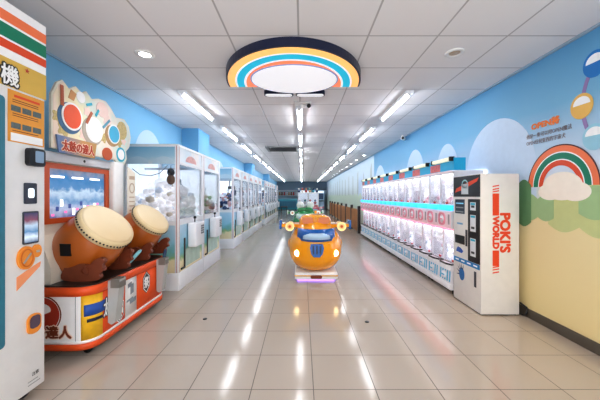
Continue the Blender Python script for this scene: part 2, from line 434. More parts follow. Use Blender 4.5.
# cameras
t = thing('security_camera', 'small white security camera at the top of the wall above the capsule machines', 'camera', (2.3, 6.36, ZC))
MB().box(2.24, 2.34, 6.32, 6.40, ZC-.03, ZC, .008).build('mount', WHITE, t)
MB().cyl((2.30, 6.40, ZC-.075), (2.22, 6.24, ZC-.09), .042, seg=18).sphere((2.3, 6.40, ZC-.075), .042).build('body', WHITE, t)
MB().cyl((2.22, 6.24, ZC-.09), (2.215, 6.232, ZC-.0905), .03, seg=18).build('lens', BLACK, t)
t = thing('security_camera', 'small white ceiling camera with black lens just behind the rainbow sign', 'camera', (0, 4.15, ZC))
MB().box(-.11, .13, 4.1, 4.26, ZC-.02, ZC, .006).build('mount', WHITE, t)
MB().cyl((0.02, 4.2, ZC-.02), (.02, 4.2, ZC-.06), .05, .04).build('body', WHITE, t)
MB().sphere((.10, 4.14, ZC-.05), .032).build('lens', BLACK, t)

# rainbow ceiling sign
t = thing('ceiling_sign', 'rainbow shaped illuminated sign with a navy rim hung flat under the ceiling', 'sign', (-.09, 3.0, ZC))
sx, sy, zb = -.095, 3.34, 2.56
def dome(rx, ry, n=48, cx=sx, cy=sy): return [(cx - rx*math.cos(PI*k/n), cy - ry*math.sin(PI*k/n)) for k in range(n+1)]
O_ = (0, 0, zb)
MB().prism(dome(.765, .91), (0, 0, zb), X, Y, ZC - zb).build('housing', NAVY, t)
S_OR = mat('sign_apricot', (240, 186, 112), .4, emit=.45); S_W = mat('sign_white', (236, 238, 244), .4, emit=.3); S_T = mat('sign_turquoise', (10, 165, 195), .4, emit=.5); S_R = mat('sign_coral', (238, 132, 92), .4, emit=.45); S_L = mat('sign_lilac', (150, 165, 205), .4, emit=.1)
def band(r0, r1, m_, dz):
    a = dome(.765*r0, .91*r0); b = dome(.765*r1, .91*r1)
    MB().prism(a + b[::-1], (0, 0, zb - dz), X, Y, .004).build('rainbow_band', m_, t)
band(.975, .872, S_OR, .003); band(.872, .848, S_W, .0035); band(.848, .745, S_T, .003); band(.745, .715, S_W, .0035); band(.715, .45, S_R, .003)
MB().prism(ell(sx+.01, sy-.20, .485, .385, n=44), (0, 0, zb-.010), X, Y, .006).build('cloud_outline', S_L, t)
MB().prism(ell(sx+.01, sy-.20, .468, .368, n=44), (0, 0, zb-.014), X, Y, .006).build('cloud', S_W, t)
for dx in (-.2, .2):
    MB().prism(rrect(sx+dx-.185, sx+dx+.185, sy+.19, sy+.305, .05), (0, 0, zb-.012), X, Y, .05).build('cloud_foot', [NAVY], t)
    MB().prism(rrect(sx+dx-.17, sx+dx+.17, sy+.203, sy+.293, .042), (0, 0, zb-.015), X, Y, .004).build('foot_panel', S_W, t)

# ================================================================== prize kiosk at the left edge
KX, K0, K1, KT = -1.68, .95, 1.85, 2.375
t = thing('prize_kiosk', 'tall white prize kiosk with orange and green stripes across its top', 'kiosk', (-2.0, 1.4, 0))
MB().box(-2.36, KX, K0, K1, .06, KT-.001, .008).build('cabinet', WHITE, t)
def kface(y0, y1, z0, z1, d=.003, base=0): return MB().prism([(y0, z0), (y1, z0), (y1, z1), (y0, z1)], (KX+base, 0, 0), Y, Z, d)
sgn = kface(K0, K1, 1.895, KT-.002, .006).build('header_sign', WHITEPAINT, t)
for z0, z1, m_, n_ in ((2.26, 2.318, SALMON, 'salmon'), (2.168, 2.245, GREEN, 'green'), (2.106, 2.155, REDOR, 'vermilion'), (1.895, 2.055, MUSTARD, 'mustard')):
    kface(K0, K1, z0, z1, .0015, .006).build('stripe', m_, sgn)
MB().text2('機', (KX+.0078, 1.572, 1.905), Y, Z, .112, .0012, .096, .011).build('character_outline', BLACK, sgn)
MB().text2('機', (KX+.0095, 1.572, 1.905), Y, Z, .112, .001, .096, .0022, n=4).build('character', WHITEPAINT, sgn)
star = [(1.722 + (.016 if k % 2 == 0 else .007)*math.sin(PI*k/5), 2.03 + (.016 if k % 2 == 0 else .007)*math.cos(PI*k/5)) for k in range(10)]
MB().prism(star[::-1], (KX+.0078, 0, 0), Y, Z, .001).build('star', mat('brick_print', (186, 74, 52), .5), sgn)
PB = mat('photo_print', (92, 104, 104), .5, var=.4, scale=90)
ps = kface(1.615, 1.842, 1.585, 1.885, .002).build('poster', AMBER, t)
def pq(y0, y1, z0, z1, nm, m_): return kface(y0, y1, z0, z1, .001, .002).build(nm, m_, ps)
pq(1.65, 1.81, 1.848, 1.862, 'poster_heading', REDOR)
for z in (1.765, 1.665):
    for k in range(3): pq(1.632+k*.066, 1.688+k*.066, z, z+.034, 'poster_photo', PB)
pq(1.63, 1.83, 1.592, 1.638, 'poster_footer', WHITEPAINT)
for z in (1.83, 1.818, 1.75, 1.738, 1.65): MB().box(KX+.002, KX+.003, 1.64, 1.8, z, z+.004).build('poster_line', BROWN, ps)
# card reader
rd = MB().prism(rrect(1.715, 1.822, 1.455, 1.565, .02), (KX, 0, 0), Y, Z, .03).build('card_reader', BLACK, t)
MB().prism(rrect(1.752, 1.808, 1.478, 1.55, .008), (KX+.03, 0, 0), Y, Z, .002).build('reader_screen', mat('reader_glow', (120, 140, 160), .2, emit=.25), rd)
cd = MB().prism(rrect(1.708, 1.788, 1.222, 1.35, .008), (KX, 0, 0), Y, Z, .006).build('display', mat('slate_plastic', (44, 52, 66), .3), t)
MB().prism(rrect(1.73, 1.77, 1.258, 1.318, .012), (KX+.006, 0, 0), Y, Z, .001).build('display_panel', mat('display_glow', (225, 235, 245), .3, emit=.6), cd)
sd = MB().prism(rrect(1.70, 1.80, .975, 1.175, .008), (KX, 0, 0), Y, Z, .006).build('screen_bezel', mat('slate_plastic', (44, 52, 66), .3), t)
MB().prism(rrect(1.707, 1.793, .985, 1.165, .004), (KX+.006, 0, 0), Y, Z, .001).build('screen', ramp_mat('menu_screen', 'Z', [(.98, (70, 96, 130)), (1.02, (200, 214, 226)), (1.05, (88, 130, 170)), (1.09, (170, 190, 206)), (1.12, (120, 70, 90)), (1.17, (50, 62, 96))], .25, 30, .03, .35), sd)
# coin plate: two joined orange discs with a steel slot
cp = MB().prism(ell(1.715, .895, .052, .07), (KX, 0, 0), Y, Z, .014).prism(ell(1.785, .925, .03, .04), (KX, 0, 0), Y, Z, .012).build('coin_plate', mat('orange_plate', (232, 148, 54), .4), t)
MB().ring(ell(1.715, .895, .04, .055), ell(1.715, .895, .034, .047), (KX+.014, 0, 0), Y, Z, .003).build('coin_ring', mat('deep_orange_plate', (206, 112, 34), .4), cp)
MB().prism([(1.69, .87), (1.696, .862), (1.742, .915), (1.736, .923)], (KX+.014, 0, 0), Y, Z, .004).build('coin_slot', STEEL, cp)
MB().prism(rrect(1.776, 1.80, .915, .93, .005), (KX+.012, 0, 0), Y, Z, .003).build('return_button', STEEL, cp)
MB().prism([(1.665, .79), (1.80, .845), (1.82, .85), (1.812, .82), (1.665, .71)], (KX, 0, 0), Y, Z, .002).build('arrow_sticker', mat('peach_print', (238, 158, 112), .5), t)
ct = MB().prism(rrect(1.725, 1.812, .415, .535, .035), (KX, 0, 0), Y, Z, .012).build('coin_tray', mat('orange_plate', (232, 148, 54), .4), t)
MB().prism(rrect(1.735, 1.803, .447, .525, .025), (KX+.012, 0, 0), Y, Z, .002).build('tray_flap', mat('mauve_flap', (92, 74, 92), .25), ct)
MB().text('注意', (KX+.0005, 1.76, .148), Y, Z, .022, .001).build('small_lettering', BLACK, t)
MB().prism([(1.735, .10), (1.815, .10), (1.815, .104), (1.735, .104)], (KX, 0, 0), Y, Z, .001).prism([(1.735, .12), (1.80, .12), (1.80, .124), (1.735, .124)], (KX, 0, 0), Y, Z, .001).build('notice_lines', GREY, t)
# glass front on the part nearer the viewer, teal frame
MB().ring(rrect(1.0, 1.59, .42, 1.83, .02), rrect(1.03, 1.565, .45, 1.80, .015), (KX, 0, 0), Y, Z, .012).build('window_frame', mat('teal_frame', (48, 120, 140), .4), t)
MB().prism(rrect(1.03, 1.565, .45, 1.80, .015), (KX+.001, 0, 0), Y, Z, .003).build('window_pane', mat('kiosk_pane', (176, 205, 214), .1), t)
for cx_, cy_2 in ((-1.76, 1.78), (-2.28, 1.78), (-1.76, 1.02), (-2.28, 1.02)):
    MB().cyl((cx_, cy_2-.012, .031), (cx_, cy_2+.012, .031), .031).box(cx_-.012, cx_+.012, cy_2-.014, cy_2+.014, .04, .066).build('caster', DARK, t)

# ================================================================== drum arcade machine
DX, D0, D1 = -1.64, 2.20, 3.39
t = thing('drum_arcade_machine', 'orange and white arcade machine with two big drums and a screen', 'arcade machine', (-2.0, 2.8, 0))
r_ = .12
def plan(g=0.0):
    p = [(-2.36, D0-g)]
    p += [(DX-r_ + (r_+g)*math.sin(a), D0+r_ - (r_+g)*math.cos(a)) for a in [PI/2*k/10 for k in range(11)]]
    p += [(DX-r_ + (r_+g)*math.cos(a), D1-r_ + (r_+g)*math.sin(a)) for a in [PI/2*k/10 for k in range(11)]]
    p += [(-2.36, D1+g)]
    return p
MB().prism(plan(), (0, 0, .07), X, Y, .485).build('base_cabinet', WHITEPAINT, t)
path = plan(0.0)
MB().ribbon(path, .07, .116, .012).build('kick_band', ORANGE, t)
MB().ribbon(path, .116, .14, .005).build('white_line', WHITEPAINT, t)
MB().ribbon(path, .49, .56, .014).build('top_band', ORANGE, t)
MB().prism(plan(-.004), (0, 0, .5551), X, Y, .012).build('deck', mat('deck_black', (46, 40, 36), .35), t)
# printed side
arcpts = [(DX-r_ + r_*math.sin(a), D0+r_ - r_*math.cos(a)) for a in [PI/2*k/10 for k in range(2, 11)]]
MB().ribbon(arcpts + [(DX, D0+r_+.005)], .14, .49, .003).build('yellow_panel', mat('yellow_print', (236, 186, 40), .45, var=.2, scale=22), t)
ylast = D1 - r_
MB().ribbon([(DX, D0+r_+.005), (DX, 2.62)], .14, .49, .003).build('orange_panel', ORANGE, t)
MB().ribbon([(DX, 2.62), (DX, 2.80)], .14, .49, .003).build('white_panel', WHITE, t)
MB().ribbon([(DX, 2.80), (DX, ylast)] + [(DX-r_ + r_*math.cos(a), D1-r_ + r_*math.sin(a)) for a in [PI/2*k/10 for k in range(1, 9)]], .14, .49, .003).build('orange_panel', ORANGE, t)
dxf = DX + .003
b = MB()
# blue sash logo running over the rounded corner
al = [(DX-r_ + (r_+.004)*math.sin(a), D0+r_ - (r_+.004)*math.cos(a)) for a in [PI/2*k/10 for k in range(3, 11)]]
lb = MB().ribbon(al + [(DX+.004, 2.40)], .325, .415, .002).build('blue_banner', BLUEPRINT, t)
MB().ribbon(al[1:] , .275, .30, .002).build('banner_strip', NAVY, t)  # navy printed strip below the blue banner
lg = MB().text2('太鼓', (dxf+.003, 2.33, .27), Y, Z, .15, .002, .13, .010).build('logo_outline', NAVY, t)
MB().text2('太鼓', (dxf+.0055, 2.33, .27), Y, Z, .15, .002, .13, .0025, n=4).build('logo_characters', WHITEPAINT, t)
def hexa(cy, cz, ry, rz): return [(cy+ry*math.cos(a), cz+rz*math.sin(a)) for a in [PI/2 + PI/3*k for k in range(6)]]
for (cy, cz, ch, c1, c2) in ((2.535, .25, '大', WHITEPAINT, ORANGE), (2.975, .365, '祭', BLACK, WHITEPAINT)):
    h_ = MB().prism(hexa(cy, cz, .075, .115), (dxf, 0, 0), Y, Z, .002).build('hexagon_badge', c1, t)
    MB().ring(hexa(cy, cz, .068, .106), hexa(cy, cz, .060, .097), (dxf+.002, 0, 0), Y, Z, .001).build('badge_line', WHITEPAINT if c1 is BLACK else BLACK, h_)
    MB().text2(ch, (dxf+.002, cy, cz-.055), Y, Z, .11, .002, .085, .004, True, n=4).build('badge_character', c2, h_)
g_ = MB()
for (y0, z0, y1, z1) in ((2.66, .40, 2.72, .45), (2.70, .33, 2.75, .43), (2.64, .27, 2.74, .30), (2.69, .24, 2.79, .29)): g_.prism([(y0, z0), (y1, z0+.01), (y1, z1), (y0, z1-.01)], (dxf, 0, 0), Y, Z, .001+.0003*(y0 > 2.68))
g_.build('grey_print', mat('pale_slate_print', (140, 150, 160), .5, var=.3, scale=40), t)
# near face: red roundel and lettering
nY = D0 - .0005
ro = MB().prism(ell(-2.02, .345, .135, .135), (0, nY, 0), X, Z, .003).build('red_roundel', mat('brick_red_print', (168, 52, 30), .45), t)
MB().ring(ell(-2.02, .345, .15, .15), ell(-2.02, .345, .142, .142), (0, nY, 0), X, Z, .003).build('roundel_ring', BROWN, ro)
MB().prism(ell(-2.03, .385, .08, .05, -.3, 2.2, 14) + ell(-2.05, .36, .05, .035, 2.2, -.3, 14), (0, nY-.003, 0), X, Z, .001).build('swirl', WHITEPAINT, ro)
MB().text2('太鼓の達人', (-2.29, nY-.003, .165), X, Z, .095, .002, .50, .011).build('name_outline', mat('pale_peach_print', (240, 214, 196), .5), t)
MB().text2('太鼓の達人', (-2.29, nY-.0055, .165), X, Z, .095, .002, .50, .004, n=6).build('name_lettering', BROWN, t)
MB().box(-1.762, -1.758, nY-.002, nY, .14, .49).build('seam', GREY, t)
for cx_, cy_2 in ((-1.74, 2.31), (-2.25, 2.31), (-1.74, 3.28), (-2.25, 3.28)):
    MB().cyl((cx_, cy_2-.02, .035), (cx_, cy_2+.02, .035), .035).box(cx_-.02, cx_+.02, cy_2-.022, cy_2+.022, .04, .071).build('caster', BLACK, t)
# screen cabinet
SX = -2.08
MB().box(-2.40, SX, 2.22, 3.20, .567, 1.63, .012).build('screen_cabinet', CREAM, t)
MB().ring(rrect(2.26, 3.02, 1.04, 1.545, .012), rrect(2.31, 2.965, 1.085, 1.50, .006), (SX, 0, 0), Y, Z, .02).build('screen_frame', mat('burnt_orange_gloss', (190, 84, 38), .35), t)
scm = ramp_mat('game_screen', 'Z', [(1.08, (110, 120, 170)), (1.16, (176, 190, 214)), (1.22, (110, 150, 190)), (1.30, (180, 200, 216)), (1.34, (80, 130, 176)), (1.42, (60, 120, 170)), (1.46, (110, 130, 160)), (1.50, (140, 146, 165))], .15, 14, .16, .3, 4)
scr = MB().prism(rrect(2.31, 2.965, 1.085, 1.50, .006), (SX, 0, 0), Y, Z, .006).build('screen', scm, t)
GLOWW = mat('screen_white', (255, 250, 240), .3, emit=.9)
for k in range(3): MB().prism(rrect(2.335+k*.215, 2.47+k*.215, 1.425, 1.443, .006), (SX+.006, 0, 0), Y, Z, .001).build('screen_banner', GLOWW, scr)
PK = mat('screen_pink', (236, 120, 180), .3, emit=.5); CY_ = mat('screen_navy', (60, 84, 150), .3, emit=.3)
for k in range(14):
    y = 2.34 + .043*k; z = 1.1 + .1*((k*7) % 5)/5
    MB().prism(rrect(y, y+.03, z, z+.02+.02*(k % 3), .006), (SX+.006, 0, 0), Y, Z, .001).build('screen_icon', (PK, CY_, GLOWW)[k % 3], scr)
MB().box(SX, SX+.035, 2.22, 3.02, 1.555, 1.635, .006).build('speaker_bar', mat('pale_grey_plastic', (206, 208, 214), .4), t)
MB().cyl((SX+.035, 2.66, 1.595), (SX+.037, 2.66, 1.595), .013).build('camera_eye', BLACK, t)
MB().box(SX, SX+.07, 3.03, 3.20, .567, 1.64, .015).build('side_pillar', WHITE, t)
sp_ = MB().prism([(0, 1.60), (0, .9), (.14, .9), (.14, 1.54)], (SX+.10, 3.205, 0), Vector((.0, 1, 0)), Z, .012).build('side_sign', CREAM, t)
MB().ring(ell(.07, 1.36, .05, .06), ell(.07, 1.36, .038, .046), (SX+.112, 3.205, 0), Y, Z, .002).build('sign_circle', mat('sand_print', (200, 180, 160), .5), sp_)
b = MB()
for k in range(6): b.box(SX+.112, SX+.1135, 3.225, 3.225+.1, 1.25-.05*k, 1.262-.05*k)
b.mi(0).box(SX+.112, SX+.1135, 3.225, 3.325, 1.46, 1.50); b.build('sign_lines', mat('sand_print', (200, 180, 160), .5), sp_)
# sloping control shelf under the screen
MB().prism([(-2.09, .567), (-1.99, .567), (-1.99, .70), (-2.09, .98)], (0, 3.02, 0), X, Z, .78).build('control_slope', CREAM, t)
MB().prism([(-2.075, .95), (-2.06, .95), (-2.02, .79), (-2.035, .79)], (0, 2.95, 0), X, Z, .16).build('yellow_sticker', mat('yellow_print', (236, 186, 40), .45, var=.2, scale=22), t)
# topper
TX = -2.02
pts0 = [(2.30, 1.66), (2.30, 2.10), (2.36, 2.21), (2.42, 2.25), (2.50, 2.20), (2.58, 2.25), (2.66, 2.215), (2.72, 2.25), (2.80, 2.20), (2.90, 2.235), (3.02, 2.245), (3.12, 2.19), (3.20, 2.12), (3.26, 2.13), (3.36, 2.14), (3.46, 2.08), (3.50, 1.96), (3.47, 1.84), (3.40, 1.78), (3.42, 1.70), (3.36, 1.62), (3.26, 1.60), (3.18, 1.66)]
pts = [(2.28 + (y-2.30)*.88, z) for y, z in pts0]
tp = MB().prism(pts, (TX-.02, 0, 0), Y, Z, .02).build('topper', mat('topper_print', (226, 220, 204), .5, var=.16, scale=16), t)
def tpp(poly, d0, nm, m_, d=.004): return MB().prism(poly, (TX+d0, 0, 0), Y, Z, d).build(nm, m_, tp)
ins = [(y*.97+.083, z*.955+.086) for y, z in pts]
tpp(ins, .0, 'topper_art', ramp_mat('topper_art', 'Y', [(2.3-2.8, (236, 216, 200)), (2.5-2.8, (236, 226, 190)), (2.7-2.8, (214, 224, 216)), (2.95-2.8, (244, 228, 216)), (3.2-2.8, (210, 226, 220)), (3.5-2.8, (224, 206, 190))], .5, 12, .5), .002)
def disc(y, z, r, cface, tilt, cside):
    tpp(ell(y-.02, z-.02, r*1.16, r*1.2), .002, 'painted_drum_shell', cside, .004)
    tpp(ell(y, z, r*1.0, r*1.08), .006, 'painted_drum_rim', WHITEPAINT, .004)
    tpp(ell(y, z, r*.84, r*.92), .010, 'painted_drum_skin', cface, .003)
disc(2.48, 1.965, .112, mat('drum_red_print', (226, 92, 52), .5), 0, mat('drum_shell_blue', (64, 104, 140), .5, var=.3, scale=30))
disc(2.745, 1.91, .112, WHITEPAINT, 0, mat('drum_shell_grey', (178, 170, 160), .5, var=.1))
disc(3.03, 1.93, .095, mat('drum_blue_print', (70, 176, 214), .5), 0, mat('drum_shell_brown', (176, 140, 96), .5, var=.4, scale=30))
tpp(ell(3.15, 1.73, .075, .08), .002, 'painted_badge', TEAL, .004); tpp(ell(3.15, 1.73, .055, .058), .006, 'painted_badge', WHITEPAINT, .002)
tpp(ell(2.93, 1.705, .075, .065), .003, 'painted_badge', mat('deep_orange_paint', (186, 82, 30), .5), .004)
tpp(ell(3.17, 2.0, .085, .10), .001, 'painted_flower', mat('posy_print', (196, 176, 120), .5, var=.5, scale=60), .004)
tpp(ell(2.86, 2.14, .085, .075), .002, 'painted_flower', mat('rose_print', (240, 214, 206), .5, var=.1), .004)
tpp(ell(2.58, 2.17, .05, .05), .002, 'painted_cloud', WHITEPAINT, .004)
for (fy, fz, fr_, fc) in ((2.40, 1.84, .06, 'posy_print'), (2.62, 1.84, .05, 'rose_print'), (2.93, 2.05, .05, 'rose_print'), (3.12, 1.86, .05, 'posy_print'), (2.66, 2.06, .04, 'rose_print'), (2.88, 1.86, .045, 'posy_print'), (2.34, 1.93, .05, 'posy_print'), (3.2, 1.89, .04, 'rose_print')):
    tpp([(fy + fr_*(1+.22*math.cos(5*a))*math.cos(a), fz + fr_*(1+.22*math.cos(5*a))*math.sin(a)) for a in [2*PI*q/30 for q in range(30)]], .001, 'painted_flower', mat('posy_print', (196, 176, 120), .5, var=.5, scale=60) if fc[0] == 'p' else mat('rose_print', (232, 196, 186), .5, var=.25, scale=50), .003)
tpp([(2.44, 2.12), (2.50, 2.11), (2.53, 2.18), (2.47, 2.20)], .003, 'painted_fan', mat('fan_print', (206, 150, 96), .5), .003)
def stick(y0, z0, y1, z1, w, m_):
    d = Vector((y1-y0, z1-z0)).normalized(); n = Vector((-d.y, d.x))*w
    tpp([(y0-n.x, z0-n.y), (y0+n.x, z0+n.y), (y1+n.x, z1+n.y), (y1-n.x, z1-n.y)][::-1], .008, 'painted_stick', m_, .003)
BRST = mat('stick_print', (176, 92, 58), .5); BLST = mat('stick_blue_print', (84, 150, 176), .5)
stick(2.375, 2.03, 2.37, 2.20, .016, BRST); stick(2.64, 1.95, 2.71, 2.07, .014, BRST); stick(2.86, 1.96, 2.96, 2.06, .012, BLST)
stick(2.64, 2.12, 2.71, 2.15, .012, TEAL); stick(2.76, 2.05, 2.80, 2.12, .012, TEAL)
# lettered board under the topper
MB().prism([(2.335, 1.632), (2.735, 1.632), (2.76, 1.775), (2.31, 1.775)], (TX+.006, 0, 0), Y, Z, .012).build('name_board', ramp_mat('name_board_print', 'Y', [(2.36-2.8, (110, 130, 170)), (2.6-2.8, (196, 150, 96)), (2.98-2.8, (150, 130, 70))], .5, 10, .2), t)
MB().text2('太鼓の達人', (TX+.018, 2.36, 1.655), Y, Z, .088, .003, .36, .010).build('name_outline', mat('pale_peach_print', (240, 214, 196), .5), t)
MB().text2('太鼓の達人', (TX+.0215, 2.36, 1.655), Y, Z, .088, .003, .36, .003, n=6).build('name_lettering', mat('rust_print', (176, 62, 30), .5), t)
# the two drums
WOOD = mat('drum_wood', (182, 98, 30), .3, coat=.4, var=.12, scale=5)
SKINM = ramp_mat('drum_skin', 'Z', [(.5, (214, 190, 146)), (.9, (226, 204, 164)), (1.15, (236, 220, 188))], .45, 6, .2)
RIM = mat('drum_rim', (226, 206, 164), .45)
CARVE = mat('carved_wood', (124, 62, 38), .45, var=.2, scale=20)
def drum(cx, cy, cz, ax, R, Lh, parent):
    ax = Vector(ax).normalized(); q = ax.to_track_quat('Z', 'Y').to_matrix().to_4x4()
    mtx = Matrix.Translation((cx, cy, cz)) @ q
    prof = [(0, -Lh)] + [(R*(.90 + .30*math.cos(s*PI/2*.98)**1.0 * 1.0), s*Lh) for s in [-1 + .125*k for k in range(17)]]
    prof = [(0, -Lh)] + [(R*(.86 + .28*(1-(s+.15)**2/1.3)), s*Lh) for s in [-1 + .125*k for k in range(17)]]
    top = Lh
    dr = MB().lathe(prof + [(R*.9, top), (0, top)], mtx, 48).build('drum', WOOD, parent)
    MB().lathe([(R*.97, top-.055), (R*1.05, top-.045), (R*1.055, top), (R*1.02, top+.02), (R*.96, top+.024), (R*.95, top)], mtx, 48).build('drum_rim', RIM, dr)
    MB().lathe([(R*.985, top+.0), (R*.985, top+.024), (R*.9, top+.032), (R*.5, top+.04), (0, top+.043)], mtx, 48).build('drum_skin', SKINM, dr)
    b = MB()
    for k in range(52):
        a = 2*PI*k/52; p = mtx @ Vector((R*1.062*math.cos(a), R*1.062*math.sin(a), top-.016)); b.ico(p, .0085, 1)
    part_label(b.build('tack_ring', BLACK, dr), 'ring of black tacks')
    # square black plate on the near side of the barrel
    side = Vector((0, -1, 0)); side = (side - ax*side.dot(ax)).normalized()
    for sgn_ in (1,):
        u = (Vector((1, 0, 0)) - side*side.x).normalized(); v_ = side.cross(u).normalized()
        n_ = u.cross(v_)
        if n_.dot(side) < 0: v_ = -v_
        ctr = Vector((cx, cy, cz)) + side*(R*1.125) - ax*(.01)
        MB().prism([(-.045, -.05), (.045, -.05), (.045, .05), (-.045, .05)], ctr - side*.012, u, v_, .016).build('drum_plate', BLACK, dr)
    return dr
AX = (math.cos(math.radians(44)), -.10, math.sin(math.radians(44)))
def bracket(cy, nm):
    x0 = -1.82
    pf = [(-.17, .567), (-.19, .62), (-.14, .69), (-.17, .73), (-.11, .76), (-.05, .70), (.02, .72), (.08, .69), (.13, .745), (.20, .77), (.24, .73), (.20, .70), (.235, .655), (.17, .64), (.20, .60), (.15, .567)]
    for _ in range(2):
        pf = [q for i in range(len(pf)) for a, c in [(pf[i], pf[(i+1) % len(pf)])] for q in ((a[0]*.75+c[0]*.25, a[1]*.75+c[1]*.25), (a[0]*.25+c[0]*.75, a[1]*.25+c[1]*.75))]
    b = MB().prism([(x0+x*.86, z) for x, z in pf], (0, cy+.02, 0), X, Z, .04).build('drum_bracket', CARVE, t)
    MB().ring(ell(x0+.04, .655, .035, .035), ell(x0+.04, .655, .022, .022), (0, cy-.02, 0), X, Z, .008).build('carved_scroll', CARVE, b)
    return b
for dcy, dR in ((2.53, .225), (3.27, .205)):
    drum(-1.88, dcy, .86, AX, dR, .215, t)
    for s in (-.19, .19): bracket(dcy+s, 'b')
# stick holders hung on the front
GP = mat('clear_grey_pouch', (176, 178, 176), .25)
for (cy, lab) in ((2.41, 'grey slanted stick holder'), (3.20, 'pale slanted stick holder')):
    h = MB().prism([(0, .56), (.03, .56), (.10, .57), (.06, .21), (.03, .19), (0, .21)], (DX+.014, cy+.04, 0), X, Z, .08).build('stick_holder', GP, t)
    MB().prism([(.028, .50), (.10, .50), (.10, .575), (.028, .575)], (DX+.012, cy+.046, 0), X, Z, .092).build('holder_mouth', mat('pouch_edge', (120, 118, 112), .3), h)
# sticks
def drumstick(p0, p1, m_, label):
    lone(MB().tube([p0, Vector(p0).lerp(Vector(p1), .08), Vector(p0).lerp(Vector(p1), .9), p1], [.008, .016, .019, .01], 12), 'drumstick', m_, label, 'drumstick', 'drumsticks of the drum machine', loc=p0)
drumstick((-1.72, 2.80, .60), (-1.70, 2.985, .70), mat('pale_blue_stick', (136, 196, 206), .3), 'pale blue drumstick lying between the two big drums')
drumstick((DX+.05, 3.19, .40), (DX+.075, 3.25, .66), mat('dark_blue_stick', (34, 62, 92), .3), 'dark blue drumstick standing in the far stick holder')

